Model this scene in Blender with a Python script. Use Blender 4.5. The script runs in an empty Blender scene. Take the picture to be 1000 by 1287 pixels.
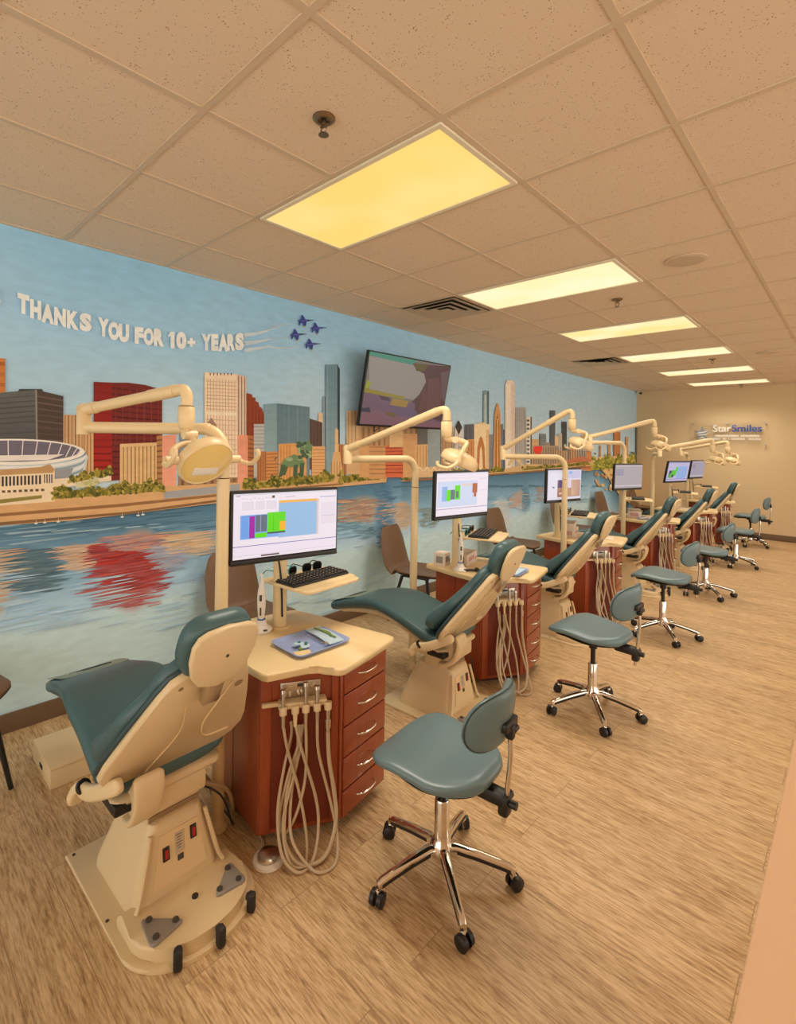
import bpy, bmesh, math, random
from mathutils import Vector, Matrix
random.seed(7)
SC = bpy.context.scene
COL = SC.collection
PI = math.pi
V = Vector

# ------------------------------------------------------------------ colours / materials
def L1(c):
    c /= 255.0
    return c / 12.92 if c <= 0.04045 else ((c + 0.055) / 1.055) ** 2.4
def S(r, g, b, k=1.0):
    return (min(L1(r) * k, 1), min(L1(g) * k, 1), min(L1(b) * k, 1), 1.0)

def nodes(name):
    m = bpy.data.materials.new(name)
    m.use_nodes = True
    nt = m.node_tree
    return m, nt, nt.nodes['Principled BSDF']

def mat(name, c, rough=0.5, metal=0.0, var=0.06, scale=30.0, bump=0.0, spec=0.5, coat=0.0, stretch=None):
    m, nt, p = nodes(name)
    tc = nt.nodes.new('ShaderNodeTexCoord')
    nz = nt.nodes.new('ShaderNodeTexNoise')
    nz.inputs['Scale'].default_value = scale
    nz.inputs['Detail'].default_value = 4
    src = tc.outputs['Object']
    if stretch:
        mp = nt.nodes.new('ShaderNodeMapping')
        mp.inputs['Scale'].default_value = stretch
        nt.links.new(src, mp.inputs['Vector'])
        src = mp.outputs['Vector']
    nt.links.new(src, nz.inputs['Vector'])
    mx = nt.nodes.new('ShaderNodeMix')
    mx.data_type = 'RGBA'
    mx.inputs[6].default_value = tuple(x * (1 - var) for x in c[:3]) + (1,)
    mx.inputs[7].default_value = tuple(min(1, x * (1 + var)) for x in c[:3]) + (1,)
    nt.links.new(nz.outputs['Fac'], mx.inputs[0])
    nt.links.new(mx.outputs[2], p.inputs['Base Color'])
    p.inputs['Roughness'].default_value = rough
    p.inputs['Metallic'].default_value = metal
    p.inputs['Specular IOR Level'].default_value = spec
    p.inputs['Coat Weight'].default_value = coat
    if bump:
        b = nt.nodes.new('ShaderNodeBump')
        b.inputs['Strength'].default_value = bump
        b.inputs['Distance'].default_value = 0.002
        nt.links.new(nz.outputs['Fac'], b.inputs['Height'])
        nt.links.new(b.outputs['Normal'], p.inputs['Normal'])
    return m

M = {}
M['cream'] = mat('cream_plastic', S(220, 196, 154), 0.38, var=0.03, scale=12)
M['cream2'] = mat('cream_metal_paint', S(226, 200, 154), 0.33, var=0.03, scale=20)
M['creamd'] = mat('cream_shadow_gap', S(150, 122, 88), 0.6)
M['teal'] = mat('teal_vinyl', S(64, 94, 98), 0.36, var=0.10, scale=180, bump=0.10)
M['teald'] = mat('teal_vinyl_piping', S(44, 66, 70), 0.42, var=0.08, scale=120)
M['tealw'] = mat('worn_teal_vinyl', S(124, 138, 124), 0.40, var=0.12, scale=40)
M['wood'] = mat('cherry_veneer', S(150, 66, 32), 0.28, var=0.26, scale=6, stretch=(9, 9, 0.8), coat=0.2)
M['woodd'] = mat('cherry_edge', S(112, 40, 22), 0.35, var=0.2, scale=6, stretch=(9, 9, 0.8))
M['lam'] = mat('cream_laminate', S(226, 200, 150), 0.32, var=0.06, scale=25)
M['chrome'] = mat('chrome', (0.80, 0.76, 0.70, 1), 0.10, 1.0, var=0.02)
M['steel'] = mat('brushed_steel', (0.62, 0.56, 0.47, 1), 0.30, 1.0, var=0.05, scale=60)
M['black'] = mat('black_plastic', S(26, 24, 23), 0.42, var=0.2)
M['blackm'] = mat('black_metal', S(24, 22, 21), 0.35, var=0.2)
M['rubber'] = mat('dark_rubber', S(38, 34, 32), 0.6, var=0.2)
M['grey'] = mat('grey_pad', S(146, 138, 130), 0.5, var=0.06)
M['greyd'] = mat('dark_grey', S(70, 64, 60), 0.5, var=0.06)
M['hose'] = mat('grey_beige_tubing', S(192, 170, 138), 0.42, var=0.05)
M['brown'] = mat('brown_leatherette', S(112, 84, 60), 0.45, var=0.12, scale=60, bump=0.1)
M['brownd'] = mat('dark_brown_piping', S(58, 42, 32), 0.5, var=0.1)
M['base'] = mat('brown_vinyl_base', S(112, 88, 66), 0.5, var=0.06)
M['wallf'] = mat('tan_wall_paint', S(216, 190, 150), 0.75, var=0.02, scale=3)
M['ledge'] = mat('peach_laminate', S(248, 210, 172), 0.5, var=0.03, scale=5)
M['white'] = mat('white_plastic', S(232, 224, 214), 0.4, var=0.03)
M['paper'] = mat('white_card', S(222, 206, 190), 0.7, var=0.05)
M['pink'] = mat('pink_print', S(196, 150, 140), 0.7, var=0.1)
M['bluetray'] = mat('pale_blue_tray', S(150, 168, 214), 0.35, var=0.04)
M['bluepap'] = mat('pale_blue_paper', S(176, 200, 214), 0.7, var=0.05)
M['green'] = mat('green_wire', S(110, 132, 60), 0.5, var=0.2)
M['teallens'] = mat('teal_frame', S(40, 120, 124), 0.35)
M['lens'] = mat('smoked_lens', S(14, 14, 16), 0.12, var=0.05)
M['grid'] = mat('ceiling_grid_paint', S(208, 186, 158), 0.5, var=0.02)
M['diff_rim'] = mat('light_frame_paint', S(236, 224, 196), 0.5, var=0.02)
M['plinth'] = mat('dark_plinth', S(40, 24, 18), 0.6)
M['brass'] = mat('dark_brass', (0.30, 0.22, 0.14, 1), 0.35, 1.0)
M['blue'] = mat('blue_letter', S(58, 92, 168), 0.4, var=0.03)
M['silver'] = mat('silver_letter', S(240, 236, 228), 0.3, var=0.03)
M['greystar'] = mat('grey_star', S(140, 146, 156), 0.35, var=0.04)
M['gap_shade'] = mat('dark_vent_gap', S(40, 34, 28), 0.8)  # dark colour standing in for the shade between vent louvres
M['slat'] = mat('vent_slat_paint', S(196, 176, 148), 0.5, var=0.03)

def emit_mat(name, c, strength, c2=None, scale=2.0):
    m, nt, p = nodes(name)
    p.inputs['Base Color'].default_value = (c[0]*.12, c[1]*.12, c[2]*.12, 1)
    p.inputs['Roughness'].default_value = 0.6
    p.inputs['Emission Color'].default_value = c
    p.inputs['Emission Strength'].default_value = strength
    if c2:
        tc = nt.nodes.new('ShaderNodeTexCoord')
        nz = nt.nodes.new('ShaderNodeTexNoise')
        nz.inputs['Scale'].default_value = scale
        nz.inputs['Detail'].default_value = 1
        nt.links.new(tc.outputs['Object'], nz.inputs['Vector'])
        rp = nt.nodes.new('ShaderNodeValToRGB')
        rp.color_ramp.elements[0].position = 0.36
        rp.color_ramp.elements[0].color = c
        rp.color_ramp.elements[1].position = 0.62
        rp.color_ramp.elements[1].color = c2
        nt.links.new(nz.outputs['Fac'], rp.inputs[0])
        nt.links.new(rp.outputs[0], p.inputs['Emission Color'])
    return m
M['led_red'] = emit_mat('lit_red_switch', S(190, 30, 24), 0.4)
M['panelY'] = emit_mat('yellow_light_diffuser', S(252, 220, 136), 1.0, S(250, 212, 116))
M['panelYC'] = emit_mat('yellow_cream_diffuser', S(252, 222, 140), 1.05, S(255, 236, 186))
M['panelC'] = emit_mat('cream_light_diffuser', S(255, 238, 196), 1.08, S(255, 232, 176))

def vcol_mat(name, emit=None, rough=0.6, var=0.0, spec=0.3):
    m, nt, p = nodes(name)
    at = nt.nodes.new('ShaderNodeVertexColor')
    at.layer_name = 'Col'
    out = at.outputs['Color']
    if var:
        tc = nt.nodes.new('ShaderNodeTexCoord')
        mp = nt.nodes.new('ShaderNodeMapping')
        mp.inputs['Scale'].default_value = (1, 5, 16)
        nz = nt.nodes.new('ShaderNodeTexNoise')
        nz.inputs['Scale'].default_value = 1.6
        nz.inputs['Detail'].default_value = 5
        nt.links.new(tc.outputs['Object'], mp.inputs[0])
        nt.links.new(mp.outputs[0], nz.inputs['Vector'])
        mr = nt.nodes.new('ShaderNodeMapRange')
        mr.inputs[3].default_value = 1 - var
        mr.inputs[4].default_value = 1 + var
        nt.links.new(nz.outputs['Fac'], mr.inputs[0])
        mx = nt.nodes.new('ShaderNodeVectorMath')
        mx.operation = 'SCALE'
        nt.links.new(out, mx.inputs[0])
        nt.links.new(mr.outputs[0], mx.inputs['Scale'])
        out = mx.outputs[0]
    p.inputs['Roughness'].default_value = rough
    p.inputs['Specular IOR Level'].default_value = spec
    if emit is None:
        nt.links.new(out, p.inputs['Base Color'])
    else:
        p.inputs['Base Color'].default_value = (0.02, 0.02, 0.02, 1)
        nt.links.new(out, p.inputs['Emission Color'])
        p.inputs['Emission Strength'].default_value = emit
        p.inputs['Roughness'].default_value = 0.25
    return m
M['mural'] = vcol_mat('mural_paint', rough=0.62, var=0.16)
M['screen'] = vcol_mat('lit_screen', emit=1.0)
M['tvscreen'] = vcol_mat('lit_tv_screen', emit=0.6)

def floor_mat():
    m, nt, p = nodes('wood_plank_floor')
    N, K = nt.nodes.new, nt.links.new
    tc = N('ShaderNodeTexCoord')
    br = N('ShaderNodeTexBrick')
    br.inputs['Scale'].default_value = 1.0
    br.inputs['Brick Width'].default_value = 1.22
    br.inputs['Row Height'].default_value = 0.18
    br.inputs['Mortar Size'].default_value = 0.0016
    br.inputs['Mortar Smooth'].default_value = 0.3
    br.inputs['Color1'].default_value = (0, 0, 0, 1)
    br.inputs['Color2'].default_value = (1, 1, 1, 1)
    br.inputs['Mortar'].default_value = (0.35, 0.35, 0.35, 1)
    br.offset = 0.37
    K(tc.outputs['Object'], br.inputs['Vector'])
    # long grain, fine grain
    def grain(sx, sy, sc, det):
        mp = N('ShaderNodeMapping')
        mp.inputs['Scale'].default_value = (sx, sy, 1)
        K(tc.outputs['Object'], mp.inputs[0])
        ad = N('ShaderNodeVectorMath'); ad.operation = 'ADD'
        sc2 = N('ShaderNodeVectorMath'); sc2.operation = 'SCALE'
        sc2.inputs['Scale'].default_value = 7.0
        K(br.outputs['Color'], sc2.inputs[0])
        K(mp.outputs[0], ad.inputs[0]); K(sc2.outputs[0], ad.inputs[1])
        nz = N('ShaderNodeTexNoise')
        nz.inputs['Scale'].default_value = sc
        nz.inputs['Detail'].default_value = det
        nz.inputs['Roughness'].default_value = 0.65
        K(ad.outputs[0], nz.inputs['Vector'])
        return nz.outputs['Fac']
    g1 = grain(3.2, 26, 1.0, 4)
    g2 = grain(15, 150, 1.0, 5)
    mul = N('ShaderNodeMath'); mul.operation = 'MULTIPLY_ADD'
    K(g2, mul.inputs[0]); mul.inputs[1].default_value = 1.05
    g1s = N('ShaderNodeMath'); g1s.operation = 'MULTIPLY'; K(g1, g1s.inputs[0]); g1s.inputs[1].default_value = 0.42
    K(g1s.outputs[0], mul.inputs[2])
    rp = N('ShaderNodeValToRGB')
    e = rp.color_ramp.elements
    e[0].position = 0.44; e[0].color = S(116, 86, 56)
    e[1].position = 1.00; e[1].color = S(228, 200, 156)
    for q, c_ in ((.58, (162, 129, 89)), (.68, (188, 155, 113)), (.80, (208, 178, 136))):
        x = e.new(q); x.color = S(*c_)
    K(mul.outputs[0], rp.inputs[0])
    hs = N('ShaderNodeHueSaturation')
    mr = N('ShaderNodeMapRange')
    mr.inputs[3].default_value = 0.94; mr.inputs[4].default_value = 1.05
    K(br.outputs['Color'], mr.inputs[0]); K(mr.outputs[0], hs.inputs['Value'])
    K(rp.outputs[0], hs.inputs['Color'])
    mm = N('ShaderNodeMix'); mm.data_type = 'RGBA'
    K(br.outputs['Fac'], mm.inputs[0]); K(hs.outputs[0], mm.inputs[6])
    mm.inputs[7].default_value = S(158, 126, 90)
    K(mm.outputs[2], p.inputs['Base Color'])
    p.inputs['Roughness'].default_value = 0.42
    p.inputs['Specular IOR Level'].default_value = 0.35
    return m
M['floor'] = floor_mat()

def ceil_mat():
    m, nt, p = nodes('speckled_ceiling_tile')
    N, K = nt.nodes.new, nt.links.new
    tc = N('ShaderNodeTexCoord')
    vo = N('ShaderNodeTexVoronoi'); vo.inputs['Scale'].default_value = 95
    K(tc.outputs['Object'], vo.inputs['Vector'])
    nz = N('ShaderNodeTexNoise'); nz.inputs['Scale'].default_value = 25
    K(tc.outputs['Object'], nz.inputs['Vector'])
    ad = N('ShaderNodeMath'); ad.operation = 'MULTIPLY_ADD'
    K(nz.outputs['Fac'], ad.inputs[0]); ad.inputs[1].default_value = 0.55
    K(vo.outputs['Distance'], ad.inputs[2])
    rp = N('ShaderNodeValToRGB')
    rp.color_ramp.elements[0].position = 0.385; rp.color_ramp.elements[0].color = S(160, 136, 110)
    rp.color_ramp.elements[1].position = 0.45; rp.color_ramp.elements[1].color = S(226, 204, 178)
    K(ad.outputs[0], rp.inputs[0])
    K(rp.outputs[0], p.inputs['Base Color'])
    p.inputs['Roughness'].default_value = 0.9
    p.inputs['Specular IOR Level'].default_value = 0.1
    return m
M['ceil'] = ceil_mat()

def glass_mat():
    m, nt, p = nodes('clear_acrylic')
    p.inputs['Base Color'].default_value = (1, 1, 1, 1)
    p.inputs['Roughness'].default_value = 0.05
    p.inputs['Transmission Weight'].default_value = 1.0
    p.inputs['IOR'].default_value = 1.06
    return m
M['acryl'] = glass_mat()

# ------------------------------------------------------------------ mesh builder
class B:
    def __init__(self):
        self.bm = bmesh.new()
        self.mi = 0
    def _tag(self, faces):
        for f in faces:
            f.material_index = self.mi
    def box(self, c, s, bev=0.0, rot=None, seg=2):
        r = bmesh.ops.create_cube(self.bm, size=1.0)
        vs = r['verts']
        T = Matrix.Translation(V(c)) @ (rot.to_4x4() if rot else Matrix.Identity(4)) @ Matrix.Diagonal((s[0], s[1], s[2], 1))
        bmesh.ops.transform(self.bm, matrix=T, verts=vs)
        fs = {f for v in vs for f in v.link_faces}
        self._tag(fs)
        if bev:
            es = list({e for v in vs for e in v.link_edges})
            g = bmesh.ops.bevel(self.bm, geom=es, offset=bev, segments=seg, profile=0.5, affect='EDGES', clamp_overlap=True)
            self._tag(g['faces'])
        return self
    def cyl(self, p0, p1, r0, r1=None, n=20, cap=True):
        p0, p1 = V(p0), V(p1)
        r1 = r0 if r1 is None else r1
        d = (p1 - p0)
        q = d.normalized().to_track_quat('Z', 'Y').to_matrix()
        a = [self.bm.verts.new(p0 + q @ V((r0 * math.cos(2 * PI * i / n), r0 * math.sin(2 * PI * i / n), 0))) for i in range(n)]
        b = [self.bm.verts.new(p1 + q @ V((r1 * math.cos(2 * PI * i / n), r1 * math.sin(2 * PI * i / n), 0))) for i in range(n)]
        fs = [self.bm.faces.new((a[i], a[(i + 1) % n], b[(i + 1) % n], b[i])) for i in range(n)]
        if cap:
            fs.append(self.bm.faces.new(a[::-1])); fs.append(self.bm.faces.new(b))
        self._tag(fs)
        return self
    def loft(self, secs, cap=True, closed=True):
        rows = [[self.bm.verts.new(V(p)) for p in s] for s in secs]
        n = len(rows[0]); fs = []
        for a, b in zip(rows[:-1], rows[1:]):
            for i in range(n if closed else n - 1):
                j = (i + 1) % n
                fs.append(self.bm.faces.new((a[i], a[j], b[j], b[i])))
        if cap and closed:
            fs.append(self.bm.faces.new(rows[0][::-1])); fs.append(self.bm.faces.new(rows[-1]))
        self._tag(fs)
        return self
    def lathe(self, prof, o=(0, 0, 0), axis=(0, 0, 1), n=28):
        q = V(axis).normalized().to_track_quat('Z', 'Y').to_matrix()
        o = V(o)
        secs = [[o + q @ V((max(r, 1e-5) * math.cos(2 * PI * i / n), max(r, 1e-5) * math.sin(2 * PI * i / n), z)) for i in range(n)] for r, z in prof]
        return self.loft(secs)
    def tube(self, pts, r, n=12, smooth=6, cap=True):
        pts = [V(p) for p in pts]
        if smooth:
            P = [pts[0] * 2 - pts[1]] + pts + [pts[-1] * 2 - pts[-2]]
            out = []
            for i in range(1, len(P) - 2):
                for k in range(smooth):
                    t = k / smooth
                    a, b, c, d = P[i - 1], P[i], P[i + 1], P[i + 2]
                    out.append(0.5 * (2 * b + (c - a) * t + (2 * a - 5 * b + 4 * c - d) * t * t + (3 * b - a - 3 * c + d) * t ** 3))
            out.append(pts[-1]); pts = out
        rr = r if isinstance(r, (list, tuple)) else None
        secs = []
        up = None
        for i, p in enumerate(pts):
            t = (pts[min(i + 1, len(pts) - 1)] - pts[max(i - 1, 0)]).normalized()
            if up is None:
                up = V((0, 0, 1)) if abs(t.z) < 0.9 else V((1, 0, 0))
            s = t.cross(up).normalized()
            up = s.cross(t).normalized()
            rad = r if rr is None else rr[0] + (rr[1] - rr[0]) * i / (len(pts) - 1)
            secs.append([p + (s * math.cos(2 * PI * k / n) + up * math.sin(2 * PI * k / n)) * rad for k in range(n)])
        return self.loft(secs, cap)
    def prism(self, poly, z0, z1, bev=0.0, seg=2, fr=None):
        """poly in 2-D extruded z0..z1; fr maps (a,b,c) to 3-D"""
        fr = fr or (lambda a, b, c: V((a, b, c)))
        lo = [self.bm.verts.new(fr(x, y, z0)) for x, y in poly]
        hi = [self.bm.verts.new(fr(x, y, z1)) for x, y in poly]
        n = len(poly)
        fs = [self.bm.faces.new((lo[i], lo[(i + 1) % n], hi[(i + 1) % n], hi[i])) for i in range(n)]
        fs.append(self.bm.faces.new(lo[::-1])); fs.append(self.bm.faces.new(hi))
        self._tag(fs)
        if bev:
            es = list({e for v in hi + lo for e in v.link_edges if (e.verts[0] in hi) == (e.verts[1] in hi)})
            g = bmesh.ops.bevel(self.bm, geom=es, offset=bev, segments=seg, profile=0.5, affect='EDGES', clamp_overlap=True)
            self._tag(g['faces'])
        return self
    def pad(self, path, w, t, side=(0, 1, 0), n=28, ex=0.55, rc=(0.08, 0.08), dish=0.0, steps=18, off=0.0):
        """upholstered slab following a path; w: list of (frac, halfwidth); t: same for half thickness"""
        P = [V(p) for p in path]
        pts = [P[0] * 2 - P[1]] + P + [P[-1] * 2 - P[-2]]
        out = []
        for i in range(1, len(pts) - 2):
            for k in range(12):
                u = k / 12; a, b, c, d = pts[i - 1], pts[i], pts[i + 1], pts[i + 2]
                out.append(0.5 * (2 * b + (c - a) * u + (2 * a - 5 * b + 4 * c - d) * u * u + (3 * b - a - 3 * c + d) * u ** 3))
        out.append(P[-1])
        cum = [0.0]
        for a, b in zip(out[:-1], out[1:]):
            cum.append(cum[-1] + (b - a).length)
        Lt = cum[-1]
        def at(s):
            s = min(max(s, 0), Lt)
            for i in range(len(cum) - 1):
                if s <= cum[i + 1] + 1e-9:
                    f = (s - cum[i]) / max(cum[i + 1] - cum[i], 1e-9)
                    return out[i].lerp(out[i + 1], f), (out[i + 1] - out[i]).normalized()
            return out[-1], (out[-1] - out[-2]).normalized()
        def itp(tab, f):
            if not isinstance(tab, (list, tuple)): return tab
            for (a, va), (b, vb) in zip(tab[:-1], tab[1:]):
                if f <= b:
                    k = (f - a) / max(b - a, 1e-9); k = k * k * (3 - 2 * k)
                    return va + (vb - va) * k
            return tab[-1][1]
        r0, r1 = rc
        ss = [r0 * (1 - math.cos(k / 7 * PI / 2)) for k in range(8)]
        ss += [r0 + (Lt - r0 - r1) * k / steps for k in range(1, steps)]
        ss += [Lt - r1 * (1 - math.cos(k / 7 * PI / 2)) for k in range(7, -1, -1)]
        sd = V(side).normalized()
        secs = []
        for s in ss:
            p, tg = at(s)
            s2 = (sd - tg * sd.dot(tg)).normalized()
            up = s2.cross(tg).normalized() * -1
            if up.dot(V((0, 0, 1))) < -0.999: pass
            hw, ht = itp(w, s / Lt), itp(t, s / Lt)
            for q, r in ((s, r0), (Lt - s, r1)):
                if q < r:
                    hw = hw - r + math.sqrt(max(r * r - (r - q) ** 2, 0)) if r < hw else hw * math.sqrt(max(1 - (1 - q / r) ** 2, 0))
                if q < ht:
                    ht = math.sqrt(max(ht * ht - (ht - q) ** 2, 1e-8))
            hw = max(hw, 0.002); ht = max(ht, 0.0008)
            row = []
            for k in range(n):
                a = 2 * PI * k / n
                ca, sa = math.cos(a), math.sin(a)
                x = math.copysign(abs(ca) ** ex, ca) * hw
                z = math.copysign(abs(sa) ** ex, sa) * ht
                row.append(p + s2 * x + up * (z + dish * (x / 0.2) ** 2 + off))
            secs.append(row)
        return self.loft(secs)
    def quad(self, a, b, c, d):
        f = self.bm.faces.new([self.bm.verts.new(V(p)) for p in (a, b, c, d)])
        f.material_index = self.mi
        return self
    def fin(self, name, mats, parent=None, loc=None, ang=38, rot=None):
        bm = self.bm
        bmesh.ops.remove_doubles(bm, verts=bm.verts, dist=1e-6)
        bmesh.ops.recalc_face_normals(bm, faces=bm.faces)
        for f in bm.faces: f.smooth = True
        lim = math.radians(ang)
        for e in bm.edges:
            if len(e.link_faces) == 2:
                e.smooth = e.calc_face_angle(0) < lim
        me = bpy.data.meshes.new(name)
        bm.to_mesh(me); bm.free()
        o = bpy.data.objects.new(name, me)
        for m_ in (mats if isinstance(mats, (list, tuple)) else [mats]):
            me.materials.append(M[m_])
        COL.objects.link(o)
        if parent: o.parent = parent
        if loc: o.location = loc
        if rot: o.rotation_euler = rot
        return o

def tag(o, label=None, cat=None, group=None, kind=None):
    if label: o['label'] = label
    if cat: o['category'] = cat
    if group: o['group'] = group
    if kind: o['kind'] = kind
    return o
def thing(name, loc, label, cat, group=None, rz=0.0):
    o = bpy.data.objects.new(name, None)
    o.empty_display_size = 0.1
    COL.objects.link(o)
    o.location = loc; o.rotation_euler = (0, 0, rz)
    return tag(o, label, cat, group)
KIDS = {}
def copy_tree(o, loc=None, rz=None, label=None, group=None, parent=None):
    c = o.copy(); COL.objects.link(c)
    if parent: c.parent = parent
    if loc: c.location = loc
    if rz is not None: c.rotation_euler = (0, 0, rz)
    if label: c['label'] = label
    if group: c['group'] = group
    for ch in list(o.children):
        copy_tree(ch, parent=c)
    return c
def struct(o):
    o['kind'] = 'structure'
    return o
def circ(r, n=24, cx=0, cy=0, a0=0, a1=2 * PI, ry=None):
    ry = ry or r
    full = abs(a1 - a0 - 2 * PI) < 1e-6
    return [(cx + r * math.cos(a0 + (a1 - a0) * i / (n if full else n - 1)), cy + ry * math.sin(a0 + (a1 - a0) * i / (n if full else n - 1))) for i in range(n)]
def rrect(w, h, r, n=5, cx=0, cy=0):
    p = []
    for sx, sy, a in ((1, 1, 0), (-1, 1, 90), (-1, -1, 180), (1, -1, 270)):
        for i in range(n + 1):
            t = math.radians(a + 90 * i / n)
            p.append((cx + sx * (w / 2 - r) + r * math.cos(t), cy + sy * (h / 2 - r) + r * math.sin(t)))
    return p

# ------------------------------------------------------------------ camera
F, CX, CY, YAW, ROLL = 629.47, 472.45, 555.77, 0.7665, -0.0167
CAM = V((3.4622, 0.0, 1.6825))
HC = 2.874
cs, sn = math.cos(YAW), math.sin(YAW)
fwd = V((-sn, cs, 0)); rgt0 = V((cs, sn, 0)); up0 = V((0, 0, 1))
cr, sr = math.cos(ROLL), math.sin(ROLL)
rgt = rgt0 * cr - up0 * sr
upv = rgt0 * sr + up0 * cr
cam = bpy.data.cameras.new('camera')
co = bpy.data.objects.new('camera', cam)
COL.objects.link(co)
mw = Matrix((rgt, upv, -fwd)).transposed().to_4x4()
mw.translation = CAM
co.matrix_world = mw
cam.sensor_fit = 'HORIZONTAL'; cam.sensor_width = 36.0
cam.lens = F / 1000 * 36.0
cam.shift_x = (500 - CX) / 1000
cam.shift_y = (CY - 643.5) / 1000
cam.clip_start = 0.02; cam.clip_end = 60
SC.camera = co
def ray(px, py):
    a = (px - CX) / F; b = (CY - py) / F
    return fwd + rgt * a + upv * b
def wall_pt(px, py, x=0.0):
    d = ray(px, py)
    return CAM + d * ((x - CAM.x) / d.x)

# ------------------------------------------------------------------ room shell
RX, RY0, RY1 = 7.2, -3.2, 11.71
b = B(); b.box((RX / 2 - 0.05, (RY0 + RY1) / 2 + 0.05, -0.05), (RX + 0.3, RY1 - RY0 + 0.3, 0.1))
struct(b.fin('floor', 'floor'))
b = B(); b.box((RX / 2 - 0.05, (RY0 + RY1) / 2 + 0.05, HC + 0.05), (RX + 0.3, RY1 - RY0 + 0.3, 0.1))
struct(b.fin('ceiling', 'ceil'))
b = B(); b.box((RX / 2, RY1 + 0.06, HC / 2), (RX + 0.2, 0.12, HC))
struct(b.fin('wall_far', 'wallf'))
b = B(); b.box((0.008, (RY0 + RY1) / 2, 0.055), (0.016, RY1 - RY0, 0.11), 0.003)
struct(b.fin('baseboard_left', 'base'))
b = B(); b.box((RX / 2, RY1 - 0.008, 0.055), (RX, 0.016, 0.11), 0.003)
struct(b.fin('baseboard_far', 'base'))
# ceiling T-bars
GX, GY, GT = 2.354, 0.8567, 0.6096
b = B()
k = -8
while k < 4:
    x = GX + k * -1 * -GT
    if 0.02 < x < RX: b.box((x, (RY0 + RY1) / 2, HC - 0.002), (0.024, RY1 - RY0, 0.006))
    k += 1
for k in range(0, 9):
    x = GX + k * GT
    if k > 3 and x < RX: b.box((x, (RY0 + RY1) / 2, HC - 0.002), (0.024, RY1 - RY0, 0.006))
for k in range(-7, 19):
    y = GY + k * GT
    if RY0 < y < RY1: b.box((RX / 2, y, HC - 0.0025), (RX, 0.024, 0.006))
b.box((0.011, (RY0 + RY1) / 2, HC - 0.003), (0.022, RY1 - RY0, 0.006))
b.box((RX / 2, RY1 - 0.011, HC - 0.003), (RX, 0.022, 0.006))
struct(b.fin('trim_1', 'grid'))

# ------------------------------------------------------------------ mural painted on wall_left
MV, MF, MC = [], [], []
LAY = [0]
KM = 1.32                                     # paint gain
def hx(c, k=1.0):
    r, g, bl, _ = S(c[0], c[1], c[2], k * KM)
    cool = max(0.0, min(1.0, (c[2] - c[0] + 25) / 60.0))      # blues tinted cooler in the paint to offset the warm room light
    return (min(.95, r), min(.95, g * (1.02 + .04 * cool)), min(.95, bl * (1.12 + .12 * cool)), 1.0)
def jit(c, a):
    d = random.uniform(-a, a)
    return tuple(min(255, max(0, q + d)) for q in c)
def poly(pts, col, px=True, cols=None):
    LAY[0] += 1
    x = 0.0006 + LAY[0] * 2.5e-6
    i0 = len(MV)
    for j, p in enumerate(pts):
        w = wall_pt(*p) if px else V((0, p[0], p[1]))
        MV.append((x, w.y, w.z))
        MC.append(hx(cols[j]) if cols else hx(col))
    MF.append(tuple(range(i0, i0 + len(pts))))
def bld(x0, x1, t0, t1, b0, b1=None, c=(180, 140, 100), c2=None):
    b1 = b0 if b1 is None else b1
    if c2: poly([(x0, t0), (x1, t1), (x1, b1), (x0, b0)], None, cols=[c, c, c2, c2])
    else: poly([(x0, t0), (x1, t1), (x1, b1), (x0, b0)], c)
def vst(x0, x1, t0, t1, b0, n, c, wf=0.4, pad=0.0, b1=None):
    b1 = b0 if b1 is None else b1
    for i in range(n):
        a = (i + 0.5 - wf / 2) / n; e = (i + 0.5 + wf / 2) / n
        xa, xb = x0 + (x1 - x0) * a, x0 + (x1 - x0) * e
        ta = t0 + (t1 - t0) * a + pad; ba = b0 + (b1 - b0) * a
        poly([(xa, ta), (xb, ta), (xb, ba), (xa, ba)], jit(c, 10))
def hst(x0, x1, t0, t1, b0, b1, n, c, wf=0.35, a=10):
    for i in range(n):
        f0 = (i + 0.5 - wf / 2) / n; f1 = (i + 0.5 + wf / 2) / n
        poly([(x0, t0 + (b0 - t0) * f0), (x1, t1 + (b1 - t1) * f0), (x1, t1 + (b1 - t1) * f1), (x0, t0 + (b0 - t0) * f1)], jit(c, a))
def dab(cx, cy, rx, ry, c, n=10, rot=0.0):
    p = []
    for i in range(n):
        t = 2 * PI * i / n; q = random.uniform(0.8, 1.15)
        x, y = rx * q * math.cos(t), ry * q * math.sin(t)
        p.append((cx + x * math.cos(rot) - y * math.sin(rot), cy + x * math.sin(rot) + y * math.cos(rot)))
    poly(p, c)

shore_px = [(-400, 700), (-120, 672), (0, 660), (90, 654), (160, 646), (272, 632), (330, 622), (420, 612), (483, 607), (489, 598), (503, 596), (507, 605), (545, 602), (600, 598), (650, 595), (700, 591), (730, 587), (742, 584), (752, 586), (762, 596), (770, 612), (780, 624), (798, 632)]
SH = [(wall_pt(*p).y, wall_pt(*p).z) for p in shore_px]
SH = [(RY0, SH[0][1])] + [q for q in SH if q[0] > RY0] + [(RY1, SH[-1][1])]
def shore(y):
    for (a, za), (c, zc) in zip(SH[:-1], SH[1:]):
        if y <= c: return za + (zc - za) * (y - a) / max(c - a, 1e-6)
    return SH[-1][1]
def lerp3(a, c, t): return tuple(a[i] + (c[i] - a[i]) * t for i in range(3))
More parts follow.
